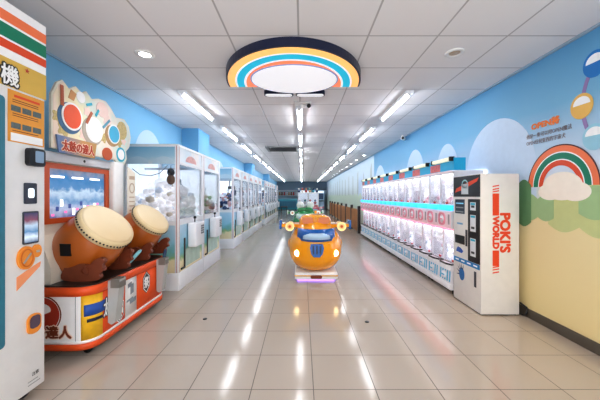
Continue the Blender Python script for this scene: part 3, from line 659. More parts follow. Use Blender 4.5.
# ================================================================== claw machines
CW, CX, CB, CT = .95, -1.65, -2.40, 1.965
beach = ramp_mat('beach_print', 'Z', [(.20, (232, 220, 180)), (.36, (236, 226, 190)), (.42, (150, 186, 130)), (.5, (120, 186, 190)), (.62, (150, 206, 226)), (.8, (176, 214, 236)), (.9, (196, 222, 240))], .45, 7, .28)
skyb = ramp_mat('cloud_band_print', 'Z', [(1.70, (214, 222, 226)), (1.80, (164, 202, 222)), (1.96, (130, 184, 214))], .45, 5, .16)
CLIN = mat('claw_interior_glow', (214, 230, 242), .5, emit=.45, ecol=(222, 232, 244), var=.2, scale=5)  # back panel glows by itself, standing in for light inside the case
PINKT = mat('pink_toy_print', (226, 176, 172), .5, var=.35, scale=25)
REDL = mat('red_piping', (176, 92, 84), .5)
PALM = mat('palm_print', (96, 150, 96), .5)
WHITEC = mat('claw_white', (236, 238, 242), .3)
def make_claw(y0, label, group):
    y1 = y0 + CW; t = thing('claw_machine', label, 'claw machine', (CX, y0, 0), group)
    # base cabinet and its print
    MB().box(CB, CX+.004, y0, y1, 0.0, .235, .004).build('plinth', WHITEC, t)
    MB().box(CB, CX-.012, y0+.012, y1-.012, .235, .88).build('base_cabinet', beach, t)
    b = MB()
    for (y, h, s) in ((y0+.72, .52, 1), (y0+.30, .40, .7)):
        b.box(CX-.012, CX-.010, y-.006*s, y+.006*s, .28, h)
        for a in range(7):
            an = PI*a/6; b.prism([(y, h-.01), (y+.09*s*math.cos(an)-.01, h+.055*s*math.sin(an)), (y+.075*s*math.cos(an)+.01, h+.075*s*math.sin(an)+.008)], (CX-.012, 0, 0), Y, Z, .0015+.0004*a)
    b.build('palm_print', PALM, t)
    MB().prism(ell(CB+.28, .40, .16, .11, 0, PI, 16), (0, y0+.012, 0), X, Z, .002).build('palm_print', PALM, t)
    # frame: four posts, rails
    fr = MB()
    for px, py in ((CX-.05, y0), (CX-.05, y1-.045), (CB, y0), (CB, y1-.045)): fr.box(px, px+.05, py, py+.045, .235, CT, .004)
    fr.box(CX-.04, CX, y0+.04, y1-.04, .875, .955); fr.box(CX-.035, CX-.002, y0+.04, y1-.04, 1.70, 1.735)
    fr.box(CB+.04, CX-.04, y0, y0+.03, .875, .94); fr.box(CB+.04, CX-.04, y1-.03, y1, .875, .94)
    fr.box(CB, CX-.002, y0+.002, y1-.002, CT-.035, CT); fr.box(CB+.02, CX-.04, y0+.03, y1-.03, .875, .93)
    fr.build('frame', WHITEC, t)
    MB().box(CX-.028, CX-.022, y0-.002, y0, .24, CT-.02).box(CX, CX+.002, y0+.018, y0+.024, .24, CT-.02).build('red_piping', REDL, t)
    MB().box(CB, CB+.02, y0+.04, y1-.04, .93, CT-.03).build('back_panel', CLIN, t)
    MB().box(CB+.02, CX-.06, y1-.03, y1-.02, .93, 1.70).build('fill_panel', mat('claw_fill_panel', (226, 234, 242), .5, emit=.75, ecol=(226, 236, 246), var=.3, scale=7), t)  # added glowing panel, whitens the view through the front window
    # header
    MB().box(CB+.05, CX-.05, y0+.004, y0+.016, 1.70, CT-.035).build('side_header', skyb, t)
    for cx_ in (CB+.20, CB+.55): MB().prism(ell(cx_, 1.70, .15, .10, 0, PI, 16), (0, y0+.004, 0), X, Z, .002).build('cloud_print', domel, t)
    h = MB().box(CX-.03, CX-.018, y0+.045, y1-.045, 1.735, CT-.035).build('front_header', ramp_mat('front_header_print', 'Y', [(0, (226, 232, 238)), (.4, (206, 220, 230)), (.7, (232, 228, 226)), (1, (214, 226, 236))], .45, 9, .5, .12), t)
    MB().prism(ell(y0+.48, 1.76, .2, .10, 0, PI, 14), (CX-.018, 0, 0), Y, Z, .002).build('toy_print', PINKT, h)
    # glass
    MB().box(CX-.022, CX-.016, y0+.045, y1-.045, .955, 1.70).build('front_glass', GLASS, t)
    MB().box(CB+.05, CX-.05, y0+.012, y0+.018, .94, 1.70).build('side_glass', GLASS, t)
    # gantry and claw
    MB().box(CX-.09, CX-.05, y0+.06, y1-.06, CT-.05, CT-.036).build('case_fill_strip', mat('claw_fill_strip', (255, 255, 255), .4, emit=4.5), t)  # glowing strip added to brighten the inside of the claw machine
    g = MB().box(CB+.05, CX-.06, y0+.44, y0+.48, 1.66, 1.69).build('gantry', STEEL, t)
    c = MB().cyl((-1.86, y0+.46, 1.66), (-1.86, y0+.46, 1.52), .014).cyl((-1.86, y0+.46, 1.52), (-1.86, y0+.46, 1.45), .05)
    for k in range(3):
        a = 2*PI*k/3; ux, uy = math.cos(a), math.sin(a)
        c.tube([(-1.86+.03*ux, y0+.46+.03*uy, 1.46), (-1.86+.10*ux, y0+.46+.10*uy, 1.40), (-1.86+.06*ux, y0+.46+.06*uy, 1.32)], .009, 6)
    c.build('claw', DARK, t)
    # control box with speaker print, prize door
    cb = MB().box(CX, CX+.125, y0+.30, y0+.66, .53, .885, .018).build('control_box', WHITEC, t)
    pz = MB()
    for i in range(3):
        for j in range(4): pz.box(CX+.125, CX+.1265, y0+.50+.045*i, y0+.53+.045*i, .70+.035*j, .725+.035*j)
    pz.build('speaker_grille', DARK, cb)
    MB().cyl((CX+.06, y0+.42, .885), (CX+.06, y0+.42, .945), .008).sphere((CX+.06, y0+.42, .955), .022).build('joystick', BLACK, cb)
    MB().box(CX-.012, CX+.004, y0+.20, y0+.222, .28, .68).box(CX-.012, CX+.004, y0+.10, y0+.222, .26, .282).build('prize_slot', mat('slot_brown', (62, 60, 58), .4), t)
    MB().box(CX-.012, CX-.004, y0+.24, y0+.80, .27, .52).build('prize_door', mat('prize_door_print', (196, 218, 206), .2, var=.2, scale=10), t)
    return t
PL = [mat('plush_white', (248, 248, 250), .8, emit=.2), mat('plush_pale_blue', (216, 228, 242), .8, emit=.12), mat('plush_cream', (238, 228, 210), .8), mat('plush_pink', (236, 190, 190), .8), mat('plush_green', (140, 190, 120), .8), mat('plush_navy', (54, 78, 130), .8), mat('plush_brown', (120, 88, 66), .8)]  # white and pale blue glow a little, imitating light on the heap
def plush(y0, weights, seed, label, n=300, hi=.34):
    rnd = random.Random(seed); b = MB()
    for k in range(n):
        x = rnd.uniform(CB+.1, CX-.1); y = rnd.uniform(y0+.1, y0+CW-.1); s = rnd.random()
        z = .965 + hi*s**1.25*(1-.45*abs((y-y0-.47)/.47)**1.5 - .15*math.sin(9*x+4*y))
        b.mi(rnd.choices(range(7), weights)[0]); b.ico((x, y, z), rnd.uniform(.04, .066), 1, (1, 1, .85))
    return lone(b, 'plush_prizes', PL, label, 'plush toys', 'plush prizes inside the claw machines', 'stuff', (CX, y0, 0))
ys = [3.78, 3.78+CW+.01] + [6.82 + .975*k for k in range(5)] + [12.62 + .975*k for k in range(5)] + [18.55]
c0 = p0 = p1 = None
for k, y in enumerate(ys):
    lab = 'white claw machine with beach print, %s from the drum machine' % ORD[k]
    if c0 is None: c0 = make_claw(y, lab, 'white claw machines along the blue wall')
    else: dup(c0, (CX, y, 0), lab)
    pl = 'heap of soft prizes inside the %s claw machine from the drum machine' % ORD[k]
    if k == 0: plush(y, (14, 1.2, .6, .15, 0, 0, 0), 1, pl, 560, .5)
    elif k == 1: plush(y, (5, 1, 3, 3, 3, 0, 1), 2, pl)
    elif p1 is None: p1 = plush(y, (5, 3, 1, 1, 0, 4, 2), 3, pl)
    else:
        o = p1.copy(); COL.objects.link(o); o.location = (CX, y, 0); o['label'] = pl
# boxed prizes standing on the heap of the far machines (blue figures in the windows)
for k, y in enumerate(ys):
    if k == 0:
        continue
    base = bpy.data.objects.get('prize_figure')
    if k == 1: continue
    lab = 'blue and dark prize figure hanging in the %s claw machine from the drum machine' % ORD[k]
    if base is None:
        f = thing('prize_figure', lab, 'prize', (-1.80, y+.62, 1.2), 'prize figures hanging in claw machines')
        MB().sphere((-1.80, y+.62, 1.36), .075, (1, 1.1, 1.2)).build('body', PL[5], f)
        MB().sphere((-1.80, y+.62, 1.49), .055).build('head', PL[6], f)
        MB().cyl((-1.80, y+.62, 1.53), (-1.80, y+.62, 1.70), .004, seg=6).build('string', DARK, f)
        a = MB()
        for s in (-1, 1): a.tube([(-1.8, y+.62+s*.05, 1.40), (-1.78, y+.62+s*.11, 1.34), (-1.77, y+.62+s*.12, 1.29)], [.022, .02, .018], 8)
        a.build('arms', PL[5], f)
    else: dup(base, (-1.80, y+.62, 1.2), lab)
# dark toy hanging behind the side glass of the first machine
f = thing('prize_figure', 'small black and brown toy hanging at the top of the first claw machine', 'prize', (-1.83, 3.95, 1.5))
MB().sphere((-1.83, 3.95, 1.60), .05, (1, 1, 1.1)).build('head', mat('plush_black', (36, 36, 44), .8), f)
MB().sphere((-1.83, 3.95, 1.50), .055, (1, 1, 1.3)).build('body', PL[6], f)
MB().cyl((-1.83, 3.95, 1.65), (-1.83, 3.95, 1.70), .004, seg=6).build('string', DARK, f)
# cable along the window of the first machine
lone(MB().tube([(-2.30, 3.84, 1.64), (-2.2, 3.84, 1.56), (-2.05, 3.84, 1.545), (-1.93, 3.84, 1.58), (-1.83, 3.86, 1.69)], .006, 6), 'cable', GREY, 'thin grey cable sagging across the side window of the first claw machine', 'cable', loc=(-2.3, 3.84, 1.64))

# ================================================================== capsule machine racks
GX, G0, GP_ = 1.90, 3.63, .692
WG = mat('gacha_white', (238, 238, 242), .35); GLOWB = mat('gacha_backlight', (246, 248, 252), .5, emit=2.2, ecol=(248, 246, 255), var=.12, scale=10)
PINK = mat('pink_plastic', (236, 158, 174), .4); PALEPINK = mat('pale_pink_plastic', (246, 226, 230), .4); LAMPG = mat('case_fill_strip', (255, 255, 255), .4, emit=5.0); BLUEL = mat('blue_strip_light', (60, 170, 226), .4, emit=1.0, ecol=(50, 170, 235))
CYAN = mat('cyan_plastic', (90, 190, 226), .4); REDK = mat('red_knob', (196, 52, 52), .4); TEALS = mat('header_teal', (20, 150, 190), .45, emit=.15); YGLOW = mat('header_glow', (236, 234, 204), .5, emit=.25); PICT = mat('header_picture', (206, 112, 112), .5, var=.35, scale=30)
def make_rack(y0, label):
    y1 = y0 + GP_; t = thing('display_rack', label, 'display rack', (GX, y0, 0), 'display racks holding the capsule machines')
    MB().box(GX, 2.34, y0, y1-.002, .055, .135, .01).build('base', WG, t)
    MB().box(2.335, 2.352, y0, y1-.002, .135, 1.60).build('back_panel', GLOWB, t)
    MB().box(GX-.005, 2.335, y0, y1-.002, .826, .842).build('shelf_board', mat('pink_edge_light', (236, 130, 156), .4, emit=.8), t)
    MB().box(GX+.02, 2.335, y0, y1-.002, 1.585, 1.602).build('top_board', WG, t)
    MB().box(GX+.008, GX+.022, y0, y1-.002, 1.578, 1.600).build('top_trim', PALEPINK, t)
    for yy in (y0, y1-.014): MB().box(2.0, 2.335, yy, yy+.012, .135, 1.585).build('upright', WG, t)
    h = MB().box(1.95, 2.10, y0+.0, y1-.004, 1.602, 1.765).build('header_box', TEALS, t)
    MB().box(1.948, 1.951, y1-.33, y1-.03, 1.612, 1.715).build('header_picture', PICT, h)
    MB().box(1.905, 1.96, y0+.04, y0+.52, 1.728, 1.775, .008).build('header_light', YGLOW, h)
    for yy in (y0+.014, y0+.52): MB().box(1.90, 1.965, yy, yy+.026, 1.722, 1.78, .004).build('light_end_cap', BLACK, h)
    for yy in (y0+.03, y1-.07): MB().cyl((1.97, yy+.02, 0), (1.97, yy+.02, .056), .018).build('foot', BLACK, t)
    MB().cyl((2.28, y0+.3, 0), (2.28, y0+.3, .056), .018).build('foot', BLACK, t)
    return t
MW = GP_/2 - .006
def make_upper(y0, label):
    y1 = y0 + MW; t = thing('capsule_machine', label, 'capsule machine', (GX, y0, .842), 'capsule machines on the upper tier'); x0 = 1.945
    h = MB(); h.box(x0, 2.0, y0, y0+.014, 1.15, 1.58); h.box(x0, 2.0, y1-.014, y1, 1.15, 1.58); h.box(x0, 2.32, y0, y1, 1.565, 1.584); h.box(x0, 2.32, y0, y1, 1.135, 1.155)
    h.box(GX+.015, 2.30, y0, y1, .843, 1.08); h.build('housing', WG, t)
    MB().box(x0+.004, x0+.010, y0+.014, y1-.014, 1.155, 1.565).build('window', GLASS, t)
    MB().box(x0+.02, x0+.05, y0+.03, y1-.03, 1.55, 1.565).build('case_fill_strip', LAMPG, t)
    MB().box(x0+.05, x0+.056, y0+.03, y1-.03, 1.36, 1.55).build('display_card', mat('card_print', (240, 238, 242), .5, emit=.9, var=.22, scale=16), t)  # card glows by itself to look lit behind the window
    MB().box(GX, x0+.01, y0-.003, y1+.003, 1.078, 1.150, .01).build('light_strip', BLUEL, t)
    p = MB().box(GX+.005, GX+.016, y0+.004, y1-.004, .855, 1.07, .006).build('dispenser_panel', PALEPINK, t)
    cy, cz = (y0+y1)/2 + .03, .965
    MB().ring(rrect(cy-.10, cy+.07, cz-.085, cz+.085, .06), rrect(cy-.075, cy+.045, cz-.06, cz+.06, .045), (GX+.005, 2*cy, 0), -Y, Z, .014).build('chute_frame', PINK, t)
    d = MB().cyl((GX+.006, cy-.015, cz), (GX-.022, cy-.015, cz), .042, .038, 20).build('dial', WG, t)
    MB().box(GX-.032, GX-.02, cy-.048, cy+.018, cz-.008, cz+.008, .004).build('dial_grip', PINK, d)
    MB().box(GX+.002, GX+.006, y0+.02, y0+.06, .90, 1.03).build('coin_slot', mat('warm_grey_plastic', (176, 160, 164), .4), t)
    MB().box(x0-.012, x0+.004, (y0+y1)/2-.025, (y0+y1)/2+.02, 1.16, 1.19, .006).build('price_tag', REDK, t)
    return t
def make_lower(y0, label):
    y1 = y0 + MW; t = thing('capsule_machine', label, 'capsule machine', (GX, y0, .135), 'capsule machines on the lower tier'); x0 = 1.985
    h = MB(); h.box(x0, 2.03, y0, y0+.014, .39, .82); h.box(x0, 2.03, y1-.014, y1, .39, .82); h.box(x0, 2.32, y0, y1, .808, .826); h.box(x0, 2.32, y0, y1, .375, .395)
    h.box(GX+.035, 2.30, y0, y1, .136, .375); h.build('housing', WG, t)
    MB().box(x0+.004, x0+.010, y0+.014, y1-.014, .395, .808).build('window', GLASS, t)
    MB().box(x0+.02, x0+.05, y0+.03, y1-.03, .793, .808).build('case_fill_strip', LAMPG, t)
    MB().box(x0+.05, x0+.056, y0+.03, y1-.03, .60, .79).build('display_card', mat('card_print', (240, 238, 242), .5, emit=.9, var=.22, scale=16), t)  # same self-glow in the card as on the upper tier
    # tray with a dark lip, its plan a shallow hexagon
    pl = [(x0+.002, y0+.004), (x0-.06, y0+.012), (GX-.012, y0+.09), (GX-.012, y1-.09), (x0-.06, y1-.012), (x0+.002, y1-.004)]
    tr = MB().prism(pl[::-1], (0, 0, .31), X, Y, .062).build('tray', WHITEC, t)
    MB().ring(pl, [(min(x0, a+.016), b_) for a, b_ in pl], (0, 0, .372), X, Y, .02).build('tray_lip', BLACK, tr)
    MB().box(GX+.022, GX+.036, y0+.004, y1-.004, .142, .30).build('dispenser_panel', WG, t)
    st = MB()
    for k in range(5): st.prism([(y0+.04+.06*k, .15), (y0+.07+.06*k, .15), (y0+.055+.06*k, .292), (y0+.025+.06*k, .292)], (GX+.022, 0, 0), Y, Z, -.002)
    st.build('blue_stripes', CYAN, t)
    d = MB().cyl((GX+.03, (y0+y1)/2, .225), (GX-.005, (y0+y1)/2, .225), .05, .046, 20).build('dial', WG, t)
    MB().box(GX-.014, GX-.004, (y0+y1)/2-.036, (y0+y1)/2+.036, .217, .233, .004).build('dial_grip', CYAN, d)
    MB().box(x0-.012, x0+.004, y0+.06, y0+.10, .40, .43, .006).build('price_tag', REDK, t)
    return t
CPS = [mat('capsule_clear_white', (240, 242, 246), .25, emit=.7), mat('capsule_pink', (240, 190, 200), .25, emit=.3), mat('capsule_blue', (190, 216, 236), .25), mat('capsule_grey', (206, 200, 204), .25, emit=.2), mat('capsule_yellow', (240, 222, 170), .25, emit=.2)]  # glow in most capsule colours imitates the lighting of the case
def capsules(y0, z0, seed, label, x0):
    rnd = random.Random(seed); b = MB()
    for k in range(56):
        lay = k // 14
        b.mi(rnd.choices(range(5), (8, 1.4, 1.4, 2, .5))[0])
        b.ico((rnd.uniform(x0+.10, 2.30), rnd.uniform(y0+.05, y0+MW-.05), z0+.035+lay*.055+rnd.uniform(-.008, .008)), .033, 1)
    return lone(b, 'capsule_toys', CPS, label, 'capsules', 'capsules heaped inside the machines', 'stuff', (GX, y0, z0))
r0 = u0 = l0 = cu0 = cl0 = None
for i in range(8):
    y = G0 + GP_*i; where = '%s rack from the tall white vending machine' % ORD[i]
    lab = 'white backlit rack with teal header, %s' % where
    if r0 is None: r0 = make_rack(y, lab)
    else: dup(r0, (GX, y, 0), lab)
    for j in range(2):
        yy = y + .003 + j*GP_/2; side = 'nearer' if j == 0 else 'farther'
        lu = 'upper pink capsule machine, %s column, %s' % (side, where.replace(' tall white', ''))
        ll = 'lower blue striped capsule machine, %s column, %s' % (side, where.replace(' tall white', ''))
        cu = 'capsules inside the upper capsule machine, %s column of the %s' % (side, ORD[i] + ' rack')
        cl_ = 'capsules inside the lower capsule machine, %s column of the %s' % (side, ORD[i] + ' rack')
        if u0 is None:
            u0 = make_upper(yy, lu); l0 = make_lower(yy, ll); cu0 = capsules(yy, 1.155, 5, cu, 1.945); cl0 = capsules(yy, .395, 9, cl_, 1.985)
        else:
            dup(u0, (GX, yy, .842), lu); dup(l0, (GX, yy, .135), ll)
            for src, z, la in ((cu0, 1.155, cu), (cl0, .395, cl_)):
                o = src.copy(); COL.objects.link(o); o.location = (GX, yy, z); o['label'] = la

# ================================================================== vending machine
VX0, VX1, V0, V1, VT = 1.897, 2.305, 3.0, 3.545, 1.508
t = thing('vending_machine', 'tall white card vending machine with orange lettering on its side', 'vending machine', (2.1, 3.27, 0))
VW = mat('vending_white', (226, 222, 216), .35)
MB().box(VX0, VX1, V0, V1, .012, VT, .006).build('cabinet', VW, t)
MB().box(VX0+.02, VX1-.02, V0+.02, V1-.02, 0, .0125).build('plinth', BLACK, t)
def vf(poly, nm, m_, d=.002, base=0, par=None): return MB().prism([(-y, z) for y, z in poly][::1], (VX0-base, 0, 0), -Y, Z, d).build(nm, m_, par or t)
def rc_(y0, y1, z0, z1): return [(y1, z0), (y0, z0), (y0, z1), (y1, z1)]
tpn = vf(rc_(3.012, 3.535, 1.262, 1.5), 'header_panel', BLACK, .004)
VO = mat('vending_orange', (224, 74, 34), .45)
vf([(3.50, 1.31), (3.30, 1.35), (3.06, 1.43), (3.03, 1.47), (3.25, 1.42), (3.47, 1.36)], 'orange_swoosh', VO, .001, .004, tpn)
vf([(3.36, 1.29), (3.22, 1.29), (3.22, 1.41), (3.36, 1.41)], 'lock_icon', mat('icon_grey', (206, 214, 218), .4), .001, .0052, tpn)
MB().ring(ell(-3.29, 1.41, .062, .05), ell(-3.29, 1.41, .045, .034), (VX0-.0052, 0, 0), -Y, Z, .001).build('lock_shackle', mat('icon_teal', (150, 196, 200), .4), tpn)
blk = vf(rc_(3.015, 3.225, .535, 1.235), 'card_column', BLACK, .006)
CARD = mat('card_white', (216, 220, 224), .45, var=.12, scale=30)
for z0, z1 in ((1.11, 1.20), (.875, 1.06), (.60, .80)):
    c = vf(rc_(3.08, 3.18, z0, z1), 'sample_card', CARD, .002, .006, blk)
    vf(rc_(3.09, 3.17, z1-.03, z1-.008), 'card_stripe', TEAL, .001, .008, blk)
    vf(rc_(3.10, 3.16, z0+.03, z0+.055), 'card_text', DARK, .001, .008, blk)
up = vf(rc_(3.30, 3.50, 1.06, 1.23), 'menu_display', mat('menu_dark', (40, 56, 74), .3), .003)
for k in range(3): vf(rc_(3.32, 3.48, 1.075+.05*k, 1.09+.05*k), 'menu_row', mat('menu_glow', (130, 190, 214), .4, emit=.3) if k == 2 else GREY, .001, .003, up)
vf([(3.46, .93), (3.34, .93), (3.34, .95), (3.46, .95)], 'heading', mat('pale_blue_print', (120, 170, 200), .5), .001)
vf(rc_(3.30, 3.50, .70, .80), 'bill_acceptor', BLACK, .004)
vf(rc_(3.245, 3.285, .69, .88), 'notice_strip', DARK, .001)
vf([(3.48, .60), (3.36, .59), (3.33, .62), (3.38, .65), (3.44, .66), (3.47, .63)], 'cloud_emblem', BLUEPRINT, .001)
vf(rc_(3.02, 3.535, .475, .53), 'blue_band', mat('band_blue', (40, 130, 186), .45), .002)
bt = MB()
for k in range(4): bt.box(VX0-.003, VX0-.002, 3.06+.12*k, 3.13+.12*k, .495, .512)
bt.build('band_lettering', WHITEPAINT, t)
# blue hand-like emblem with rays
em = vf([(3.36+.055*math.cos(a), .345+.075*math.sin(a)) for a in [2*PI*k/20 for k in range(20)]][::-1], 'blue_emblem', mat('emblem_blue', (36, 110, 170), .45, var=.3, scale=40), .001)
ra = MB()
for a in (1.2, 1.6, 2.0, 2.4, 2.8, 3.3): 
    cx_, cz_2 = 3.36 - .05*math.cos(a), .345 + .06*math.sin(a); ex, ez = 3.36 - .12*math.cos(a), .345 + .13*math.sin(a)
    dd = Vector((ex-cx_, ez-cz_2)).normalized(); nn = Vector((-dd.y, dd.x))*.008
    ra.prism([(-(cx_+nn.x), cz_2+nn.y), (-(cx_-nn.x), cz_2-nn.y), (-ex, ez)], (VX0-.001, 0, 0), -Y, Z, .001)
ra.build('emblem_rays', mat('emblem_navy', (40, 66, 104), .45), em)
vf(rc_(3.08, 3.12, .27, .44), 'model_plate', DARK, .001)
# side lettering, read from top to bottom
SO = V0 - .0005
MB().text2("POKI'S", (1.897+(500.4-481)*.0106, SO, 1.27-(213.5-196)*.0106), -Z, X, .104, .002, .41, .007).build('side_lettering', VO, t)
MB().text2('WORLD', (1.897+(493-481)*.0106, SO, 1.27-(216.5-196)*.0106), -Z, X, .062, .002, .34, .006).build('side_lettering', VO, t)
b = MB()
for (y0, y1) in ((193.5, 215.5), (250.5, 266)): b.box(1.897+(492.6-481)*.0106, 1.897+(499-481)*.0106, SO-.002, SO, 1.27-(y1-196)*.0106, 1.27-(y0-196)*.0106)
for yy in (186.5, 189.5, 191.9, 267.5, 270, 273): 
    x0_, x1_ = 1.897+(492.6-481)*.0106, 1.897+(499-481)*.0106; z_ = 1.27-(yy-196)*.0106
    b.prism([(x0_, z_-.006), (x1_, z_+.006), (x1_, z_+.018), (x0_, z_+.006)], (0, SO, 0), X, Z, .002)
b.build('side_bar', VO, t)
lone(MB().tube([(2.33, 3.06, .012), (2.34, 3.0, .012), (2.335, 2.97, .02), (2.345, 2.95, .06), (2.35, 2.96, .10), (2.35, 3.05, .12)], .010, 8), 'power_cable', BLACK, 'black power cable coiled on the floor behind the white vending machine', 'cable', loc=(2.33, 3.06, 0))

# ================================================================== kiddie rides
def ride(cx, cy, s, body, light, accent, label, lamp=True, base_glow=None):
    """plane shaped coin ride facing -y; s scales it about its base"""
    t = thing('kiddie_ride', label, 'kiddie ride', (cx, cy, 0))
    P = lambda x, y, z: (cx + s*x, cy + s*y, s*z)
    B = mat('ride_' + body[0], body[1], .22, coat=.5, var=.03); A = mat('ride_' + accent[0], accent[1], .25, coat=.4); LGT = mat('ride_' + light[0], light[1], .3)
    bs = MB().box(cx-.32*s, cx+.32*s, cy-.50*s, cy+.50*s, .022*s, .135*s, .025*s, 3).build('base', WHITE, t)
    MB().box(cx-.325*s, cx+.325*s, cy-.505*s, cy+.505*s, .074*s, .094*s, .008*s).build('base_stripe', mat('ride_stripe', (214, 160, 70), .35), bs)
    MB().prism(rrect(cx-.085*s, cx+.085*s, .045*s, .095*s, .022*s), (0, cy-.5055*s, 0), X, Z, .004*s).build('base_badge', BROWN, bs)
    MB().box(cx-.28*s, cx+.28*s, cy-.45*s, cy+.45*s, .004*s, .023*s).build('underside', mat('ride_under', (60, 50, 70), .4) if not base_glow else base_glow, t)
    # hull: ellipsoid with a full belly, narrowing to the tail
    b = bmesh.new(); bmesh.ops.create_uvsphere(b, u_segments=36, v_segments=22, radius=1)
    for v in b.verts:
        x, y, z = v.co; q = lambda a, e: math.copysign(abs(a)**e, a)
        y, z, x = (q(y, .9), q(z, .88), q(x, .94)) if z > 0 else (q(y, .84), q(z, .76), q(x, .86))
        if z > 0: x *= 1 - .22*z**1.4
        x *= .425; z *= .40
        z += .02*(1 if z > 0 else 0)
        if z < 0: z *= 1.0
        y *= .62
        if y > 0: k = 1 - .45*(y/.62)**1.5; x *= k; z = z*k + .12*(y/.62)
        v.co = P(x, y - .04, z + .49)
    hull = MB().join(b, True).build('hull', B, t)
    # cabin roof block
    b = bmesh.new(); bmesh.ops.create_uvsphere(b, u_segments=28, v_segments=16, radius=1)
    for v in b.verts:
        x, y, z = v.co; f = lambda q: math.copysign(abs(q)**.6, q)
        v.co = P(.26*f(x), .30*f(y) - .02, .155*f(z) + .82)
    MB().join(b, True).build('cabin', B, t)
    for sx_ in (-1, 1):
        MB().prism(rrect(-.085, .085, -.045, .05, .03), P(sx_*.125, -.335, .89), s*X, s*Z, .03*s).build('roof_vent', mat('ride_vent_' + body[0], tuple(int(q*.92) for q in light[2]), .35), t)
    MB().prism([(-.03, 0), (.03, 0), (.02, .10), (-.02, .10)], P(0, -.335, .84), s*X, s*Z, .03*s).build('roof_rib', mat('ride_rib_' + body[0], light[3], .3), t)
    # visor band wrapped around the front and its pale windscreen
    vb = MB(); vp = MB()
    def wrap(mb, w, z0, z1, yb, yf, th, bulge=.05):
        n = 18; lo = []; hi = []
        for k in range(n+1):
            u = -1 + 2*k/n; y = yf + (yb-yf)*(abs(u)**2.4); lo.append((u*w, y))
        bb = bmesh.new(); cols = []
        for (x, y) in lo:
            cols.append([bb.verts.new(P(x, y, z0)), bb.verts.new(P(x, y-th, z0)), bb.verts.new(P(x*.98, y-th+.03, z1)), bb.verts.new(P(x*.98, y+.05, z1))])
        for a, c in zip(cols, cols[1:]):
            for k in range(4):
                j = (k+1) % 4; bb.faces.new((a[k], c[k], c[j], a[j]))
        bb.faces.new(cols[0]); bb.faces.new(cols[-1][::-1]); bmesh.ops.recalc_face_normals(bb, faces=bb.faces); mb.join(bb, True)
    wrap(vb, .285, .615, .785, -.40, -.62, .06); vis = vb.build('visor', A, t)
    wrap(vp, .20, .645, .735, -.57, -.672, .018); vp.build('windscreen', mat('windscreen_pale', (176, 206, 230), .15, coat=.5), vis)
    # nose grille shield
    sh = [(-.085, .585), (.085, .585), (.10, .53), (.082, .445), (.045, .40), (-.045, .40), (-.082, .445), (-.10, .53)]
    gr = MB().prism(sh, P(0, -.64, 0), s*X, s*Z, .05*s).build('grille', A, t)
    gl = MB()
    for x in (-.05, 0, .05): gl.prism(rrect(x-.012, x+.012, .44, .565, .011), P(0, -.69, 0), s*X, s*Z, .003*s)
    gl.build('grille_slots', mat('ride_deep_' + accent[0], tuple(int(q*.5) for q in accent[1]), .3), gr)
    for sx_ in (-1, 1):
        hl = MB().sphere(P(sx_*.275, -.535, .43), .05*s, (1, .6, 1)).build('headlight', mat('headlight_glow', (255, 224, 160), .3, emit=5.0 if lamp else .6) if lamp else WHITE, t)
        # side bumper stripe
        MB().sphere(P(sx_*.415, -.08, .50), .05*s, (.5, 2.2, 1.6)).build('side_pod', mat('ride_dark_' + body[0], tuple(int(q*.82) for q in body[1]), .3), t)
    # wings, engines and tips
    for sx_ in (-1, 1):
        wg = MB().prism([(sx_*.20, -.25), (sx_*.54, -.17), (sx_*.55, .06), (sx_*.20, .18)][::sx_], P(0, 0, .775), s*X, s*Y, .05*s).build('wing', B, t)
        en = MB().cyl(P(sx_*.40, -.33, .80), P(sx_*.40, .05, .80), .068*s, .05*s, 22).build('engine', LGT, t)
        MB().ring(ell(0, 0, .07, .07, n=22), ell(0, 0, .045, .045, n=22), P(sx_*.40, -.325, .80), s*X, s*Z, .02*s).build('engine_ring', mat('engine_glow_' + body[0], light[1], .3, emit=.25), en)
        MB().cyl(P(sx_*.40, -.335, .80), P(sx_*.40, -.345, .80), .022*s, seg=14).build('engine_cap', mat('engine_hub', (226, 120, 70), .4), en)
        MB().box(*[v_ for v_ in sum(([a, b_] for a, b_ in zip(P(sx_*.535, -.18, .74), P(sx_*.575, .06, .88))), [])], .012*s).build('wing_tip', A, t)
    # tail
    MB().prism([(.32, .72), (.60, .70), (.66, 1.0), (.54, 1.0)], (cx+.02*s, cy, 0), s*Y, s*Z, .04*s).build('tail_fin', B, t)
    MB().prism([(-.26, .50), (.26, .50), (.22, .62), (-.22, .62)], P(0, 0, .72), s*X, s*Y, .03*s).build('tail_plane', B, t)
    return t
glow = mat('purple_underglow', (150, 110, 255), .4, emit=3.0)
ride(.212, 4.70, 1.0, ('orange', (244, 164, 16)), ('cream', (250, 222, 160), (236, 140, 80), (226, 150, 30)), ('blue', (12, 94, 172)), 'orange plane shaped kiddie ride with blue visor and lit headlamps in the aisle', True, glow)
g2 = ride(.10, 8.7, .96, ('green', (30, 138, 74)), ('ivory', (240, 240, 232), (60, 150, 90), (40, 130, 70)), ('mint', (214, 234, 220)), 'green plane shaped kiddie ride with pale visor behind the orange one', False)
for sx_ in (-1, 1):
    b = MB().sphere((.10+sx_*.15, 8.6, .99), .115); b.build('roof_ball', mat('ride_ivory', (240, 240, 232), .3), g2)
ride(.62, 14.6, .85, ('pink', (226, 150, 160)), ('blush', (246, 214, 214), (236, 160, 160), (220, 140, 150)), ('rose', (206, 110, 130)), 'small pink plane shaped kiddie ride far down the aisle beside the white cabinets', False)

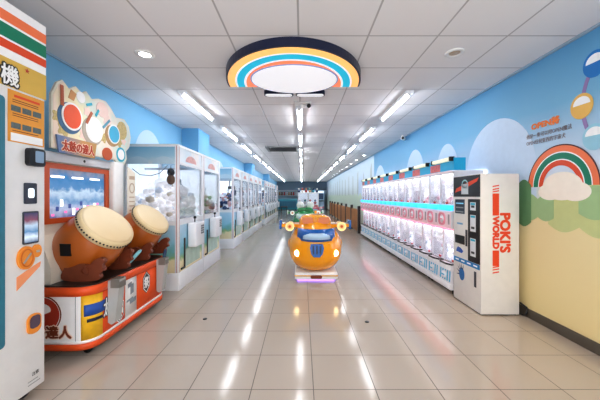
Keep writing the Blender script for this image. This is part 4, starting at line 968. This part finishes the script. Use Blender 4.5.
# ================================================================== fence, far machines, back of the room
t = thing('picket_fence', 'brown wooden fence with dark posts along the far wall', 'fence', (1.93, 13, 0))
FW = mat('fence_wood', (176, 120, 70), .5, var=.3, scale=5); FD = mat('fence_post_dark', (46, 40, 42), .45)
for k in range(8):
    y = 9.62 + 1.42*k
    MB().box(1.90, 1.99, y, y+.09, 0, .93, .01).build('post', FD, t)
    if k < 7:
        for z in (.22, .62): MB().box(1.935, 1.965, y+.09, y+1.42, z, z+.09).build('rail', FW, t)
        for j in range(7):
            yy = y + .16 + j*.18; MB().prism([(yy, .06), (yy+.11, .06), (yy+.11, .76), (yy+.055, .82), (yy, .76)], (1.935, 2*yy+.11, 0), -Y, Z, .018).build('picket', FW, t)
# white claw cabinets across the aisle
t = None
toys = [mat('toy_red', (190, 60, 60), .6), mat('toy_navy', (50, 60, 96), .6), mat('toy_tan', (206, 160, 110), .6), mat('toy_white', (236, 232, 230), .6), mat('toy_teal', (60, 150, 160), .6)]
CABL = mat('pale_cabinet_glow', (226, 236, 246), .4, emit=.25)
def aisle_cab(x0, y0, label, group=None, w=.66, h=1.50):
    t = thing('prize_cabinet', label, 'prize cabinet', (x0, y0, 0), group)
    MB().box(x0, x0+w, y0, y0+.7, .02, .75, .01).build('base', WHITEC, t)
    fr = MB()
    for px in (x0, x0+w-.04):
        for py in (y0, y0+.66): fr.box(px, px+.04, py, py+.04, .75, h)
    fr.box(x0, x0+w, y0, y0+.7, h-.06, h); fr.build('frame', WHITEC, t)
    MB().box(x0+.04, x0+w-.04, y0+.62, y0+.64, .75, h-.06).build('back_panel', CABL, t)
    MB().box(x0+.04, x0+w-.04, y0+.01, y0+.02, .75, h-.06).build('glass', GLASS, t)
    MB().box(x0+.08, x0+w-.08, y0-.01, y0+.02, .2, .55, .01).build('door', mat('door_pale_blue', (186, 206, 226), .4), t)
    return t
a0 = aisle_cab(-.27, 18.2, 'white prize cabinet with clear top across the far aisle, nearer the claw machines', 'white prize cabinets across the aisle')
dup(a0, (.42, 18.2, 0), 'white prize cabinet with clear top across the far aisle, nearer the fence')
for k in range(6):
    x = -.2 + .235*k; m_ = toys[(k*2+1) % 5]
    f = thing('soft_toy', '%s soft toy from the claw machine side on top of the white prize cabinets' % ORD[k], 'soft toy', (x, 18.5, 1.5), 'toys on top of the white cabinets')
    MB().sphere((x, 18.5, 1.585), .085, (1, 1, 1)).build('body', m_, f)
    MB().sphere((x, 18.47, 1.72), .065).build('head', toys[(k*2+3) % 5], f)
    e = MB()
    for s in (-1, 1): e.sphere((x+s*.045, 18.48, 1.785), .022, u=10, v=6)
    e.build('ears', m_, f)
for k in range(4):
    x = -.13 + .33*k
    f = thing('soft_toy', '%s soft toy from the claw machine side behind the glass of the white prize cabinets' % ORD[k], 'soft toy', (x, 18.45, .75), 'toys inside the white cabinets')
    MB().sphere((x, 18.45, .84), .09).build('body', toys[(k+2) % 5], f)
    MB().sphere((x, 18.43, .98), .07).build('head', toys[(k+3) % 5], f)
# back wall: teal counter, toy shelf, blue-white machine
t = thing('game_counter', 'teal game counter along the back wall under a shelf of toys', 'counter', (-1.35, 26, 0))
MB().box(-2.2, -.45, 25.4, 26.6, .05, .95, .03).build('cabinet', mat('counter_teal', (50, 140, 160), .4), t)
MB().box(-2.22, -.43, 25.36, 26.6, .95, 1.02, .015).build('top', mat('counter_top', (120, 190, 206), .35), t)
MB().prism(rrect(-2.1, -.55, .2, .8, .05), (0, 25.4, 0), X, Z, .01).build('front_panel', mat('counter_panel', (34, 100, 126), .3), t)
for x in (-2.1, -.55): MB().box(x-.04, x+.04, 25.5, 26.5, 0, .05).build('foot', BLACK, t)
t = thing('toy_shelf', 'pale shelf of toys on the back wall above the teal counter', 'shelf', (-1.35, 27.0, 1.2))
MB().box(-2.3, -.4, 26.85, YB-.003, 1.30, 1.34).build('board', WHITEC, t)
MB().box(-2.3, -.4, 26.85, YB-.003, 1.78, 1.82).build('board', WHITEC, t)
for x in (-2.3, -.44): MB().box(x, x+.04, 26.85, YB-.003, 1.34, 1.78).build('side', WHITEC, t)
for k in range(8):
    x = -2.12 + .22*k; m_ = (toys[2], mat('toy_brown', (130, 86, 60), .7), toys[0], toys[3])[k % 4]
    f = thing('soft_toy', '%s soft toy from the wall corner on the back wall shelf' % ORD[k], 'soft toy', (x, 27.0, 1.34), 'toys on the back wall shelf')
    MB().sphere((x, 27.0, 1.43), .09).build('body', m_, f); MB().sphere((x, 26.97, 1.58), .075).build('head', m_, f)
t = thing('arcade_cabinet', 'blue and white arcade cabinet against the back wall near the fence', 'arcade machine', (1.5, 26.3, 0))
MB().box(.95, 2.05, 25.9, 26.8, .03, 1.75, .03).build('cabinet', mat('arcade_pale_blue', (170, 200, 226), .4), t)
MB().prism(rrect(1.05, 1.95, .95, 1.5, .04), (0, 25.9, 0), X, Z, .01).build('screen', mat('arcade_screen', (60, 80, 110), .2, emit=.15, var=.4, scale=8), t)
MB().prism(rrect(1.0, 2.0, 1.55, 1.72, .03), (0, 25.9, 0), X, Z, .02).build('marquee', mat('arcade_marquee', (226, 236, 246), .4, emit=.6), t)
MB().box(1.0, 2.0, 25.7, 25.9, .78, .88, .02).build('control_panel', DARK, t)
t = thing('arcade_cabinet', 'blue arcade cabinet against the back wall behind the white prize cabinets', 'arcade machine', (.3, 26.3, 0))
MB().box(-.2, .75, 25.9, 26.8, .03, 1.8, .03).build('cabinet', mat('arcade_blue', (74, 124, 176), .4), t)
MB().prism(rrect(-.1, .65, .95, 1.5, .04), (0, 25.9, 0), X, Z, .01).build('screen', mat('arcade_screen', (60, 80, 110), .2, emit=.15, var=.4, scale=8), t)
MB().prism(rrect(-.15, .7, 1.55, 1.76, .03), (0, 25.9, 0), X, Z, .02).build('marquee', mat('arcade_marquee', (226, 236, 246), .4, emit=.6), t)
# bench-like dark stool by the claw machines at the far end
t = thing('stool', 'dark bench stool standing beyond the last claw machine', 'stool', (-1.3, 20.6, 0))
MB().box(-1.55, -1.05, 20.4, 20.8, .45, .52, .02).build('seat', DARK, t)
for x in (-1.5, -1.1):
    for y in (20.45, 20.75): MB().cyl((x, y, 0), (x, y, .46), .02).build('leg', BLACK, t)
# small black caps set in the floor
for (px, py, lab) in ((205, 319, 'small black cap set in the floor tiles on the claw machine side'), (367, 322, 'small black cap set in the floor tiles on the capsule machine side')):
    d = F*EYE/(py-VY); x = (px-VX)*d/F
    lone(MB().lathe([(.022, 0), (.022, .004), (.016, .007), (0, .008)], Matrix.Translation((x, d, 0)), 16), 'floor_cap', DARK, lab, 'floor cap', loc=(x, d, 0))

# ================================================================== light and camera
w = bpy.data.worlds.new('World'); SC.world = w; w.use_nodes = True
bg = w.node_tree.nodes['Background']; bg.inputs[0].default_value = rgb(236, 236, 240); bg.inputs[1].default_value = 2.7  # bright even backdrop, fill light through the open end behind the camera
def area(name, loc, rot, sx_, sy_, e, col):
    l = bpy.data.lights.new(name, 'AREA'); l.shape = 'RECTANGLE'; l.size = sx_; l.size_y = sy_; l.energy = e; l.color = col
    o = bpy.data.objects.new(name, l); COL.objects.link(o); o.location = loc; o.rotation_euler = rot; return o
sp = bpy.data.lights.new('warm_downlight', 'SPOT'); sp.energy = 60; sp.spot_size = 1.7; sp.spot_blend = .8; sp.color = (1, .74, .48); sp.shadow_soft_size = .05
so = bpy.data.objects.new('warm_downlight', sp); COL.objects.link(so); so.location = (1.455, 2.7, ZC-.02); so.rotation_euler = (0, math.radians(18), 0)
sp2 = bpy.data.lights.new('cool_downlight', 'SPOT'); sp2.energy = 25; sp2.spot_size = 1.9; sp2.spot_blend = .8; sp2.color = (1, .97, .93); sp2.shadow_soft_size = .05
so2 = bpy.data.objects.new('cool_downlight', sp2); COL.objects.link(so2); so2.location = (-1.515, 2.73, ZC-.02)

cam = bpy.data.cameras.new('camera'); cam.sensor_width = 36; cam.lens = F/600*36; cam.clip_start = .05
cam.shift_x = -(VX-300)/600; cam.shift_y = -(200-VY)/600
co = bpy.data.objects.new('camera', cam); COL.objects.link(co); co.location = (0, 0, EYE); co.rotation_euler = (PI/2, 0, 0)
SC.camera = co
SC.view_settings.view_transform = 'Standard'; SC.view_settings.look = 'None'; SC.view_settings.exposure = 0.72; SC.view_settings.gamma = 0.86
SC.cycles.use_denoising = True; SC.cycles.max_bounces = 8; SC.cycles.transparent_max_bounces = 16; SC.cycles.sample_clamp_indirect = 6
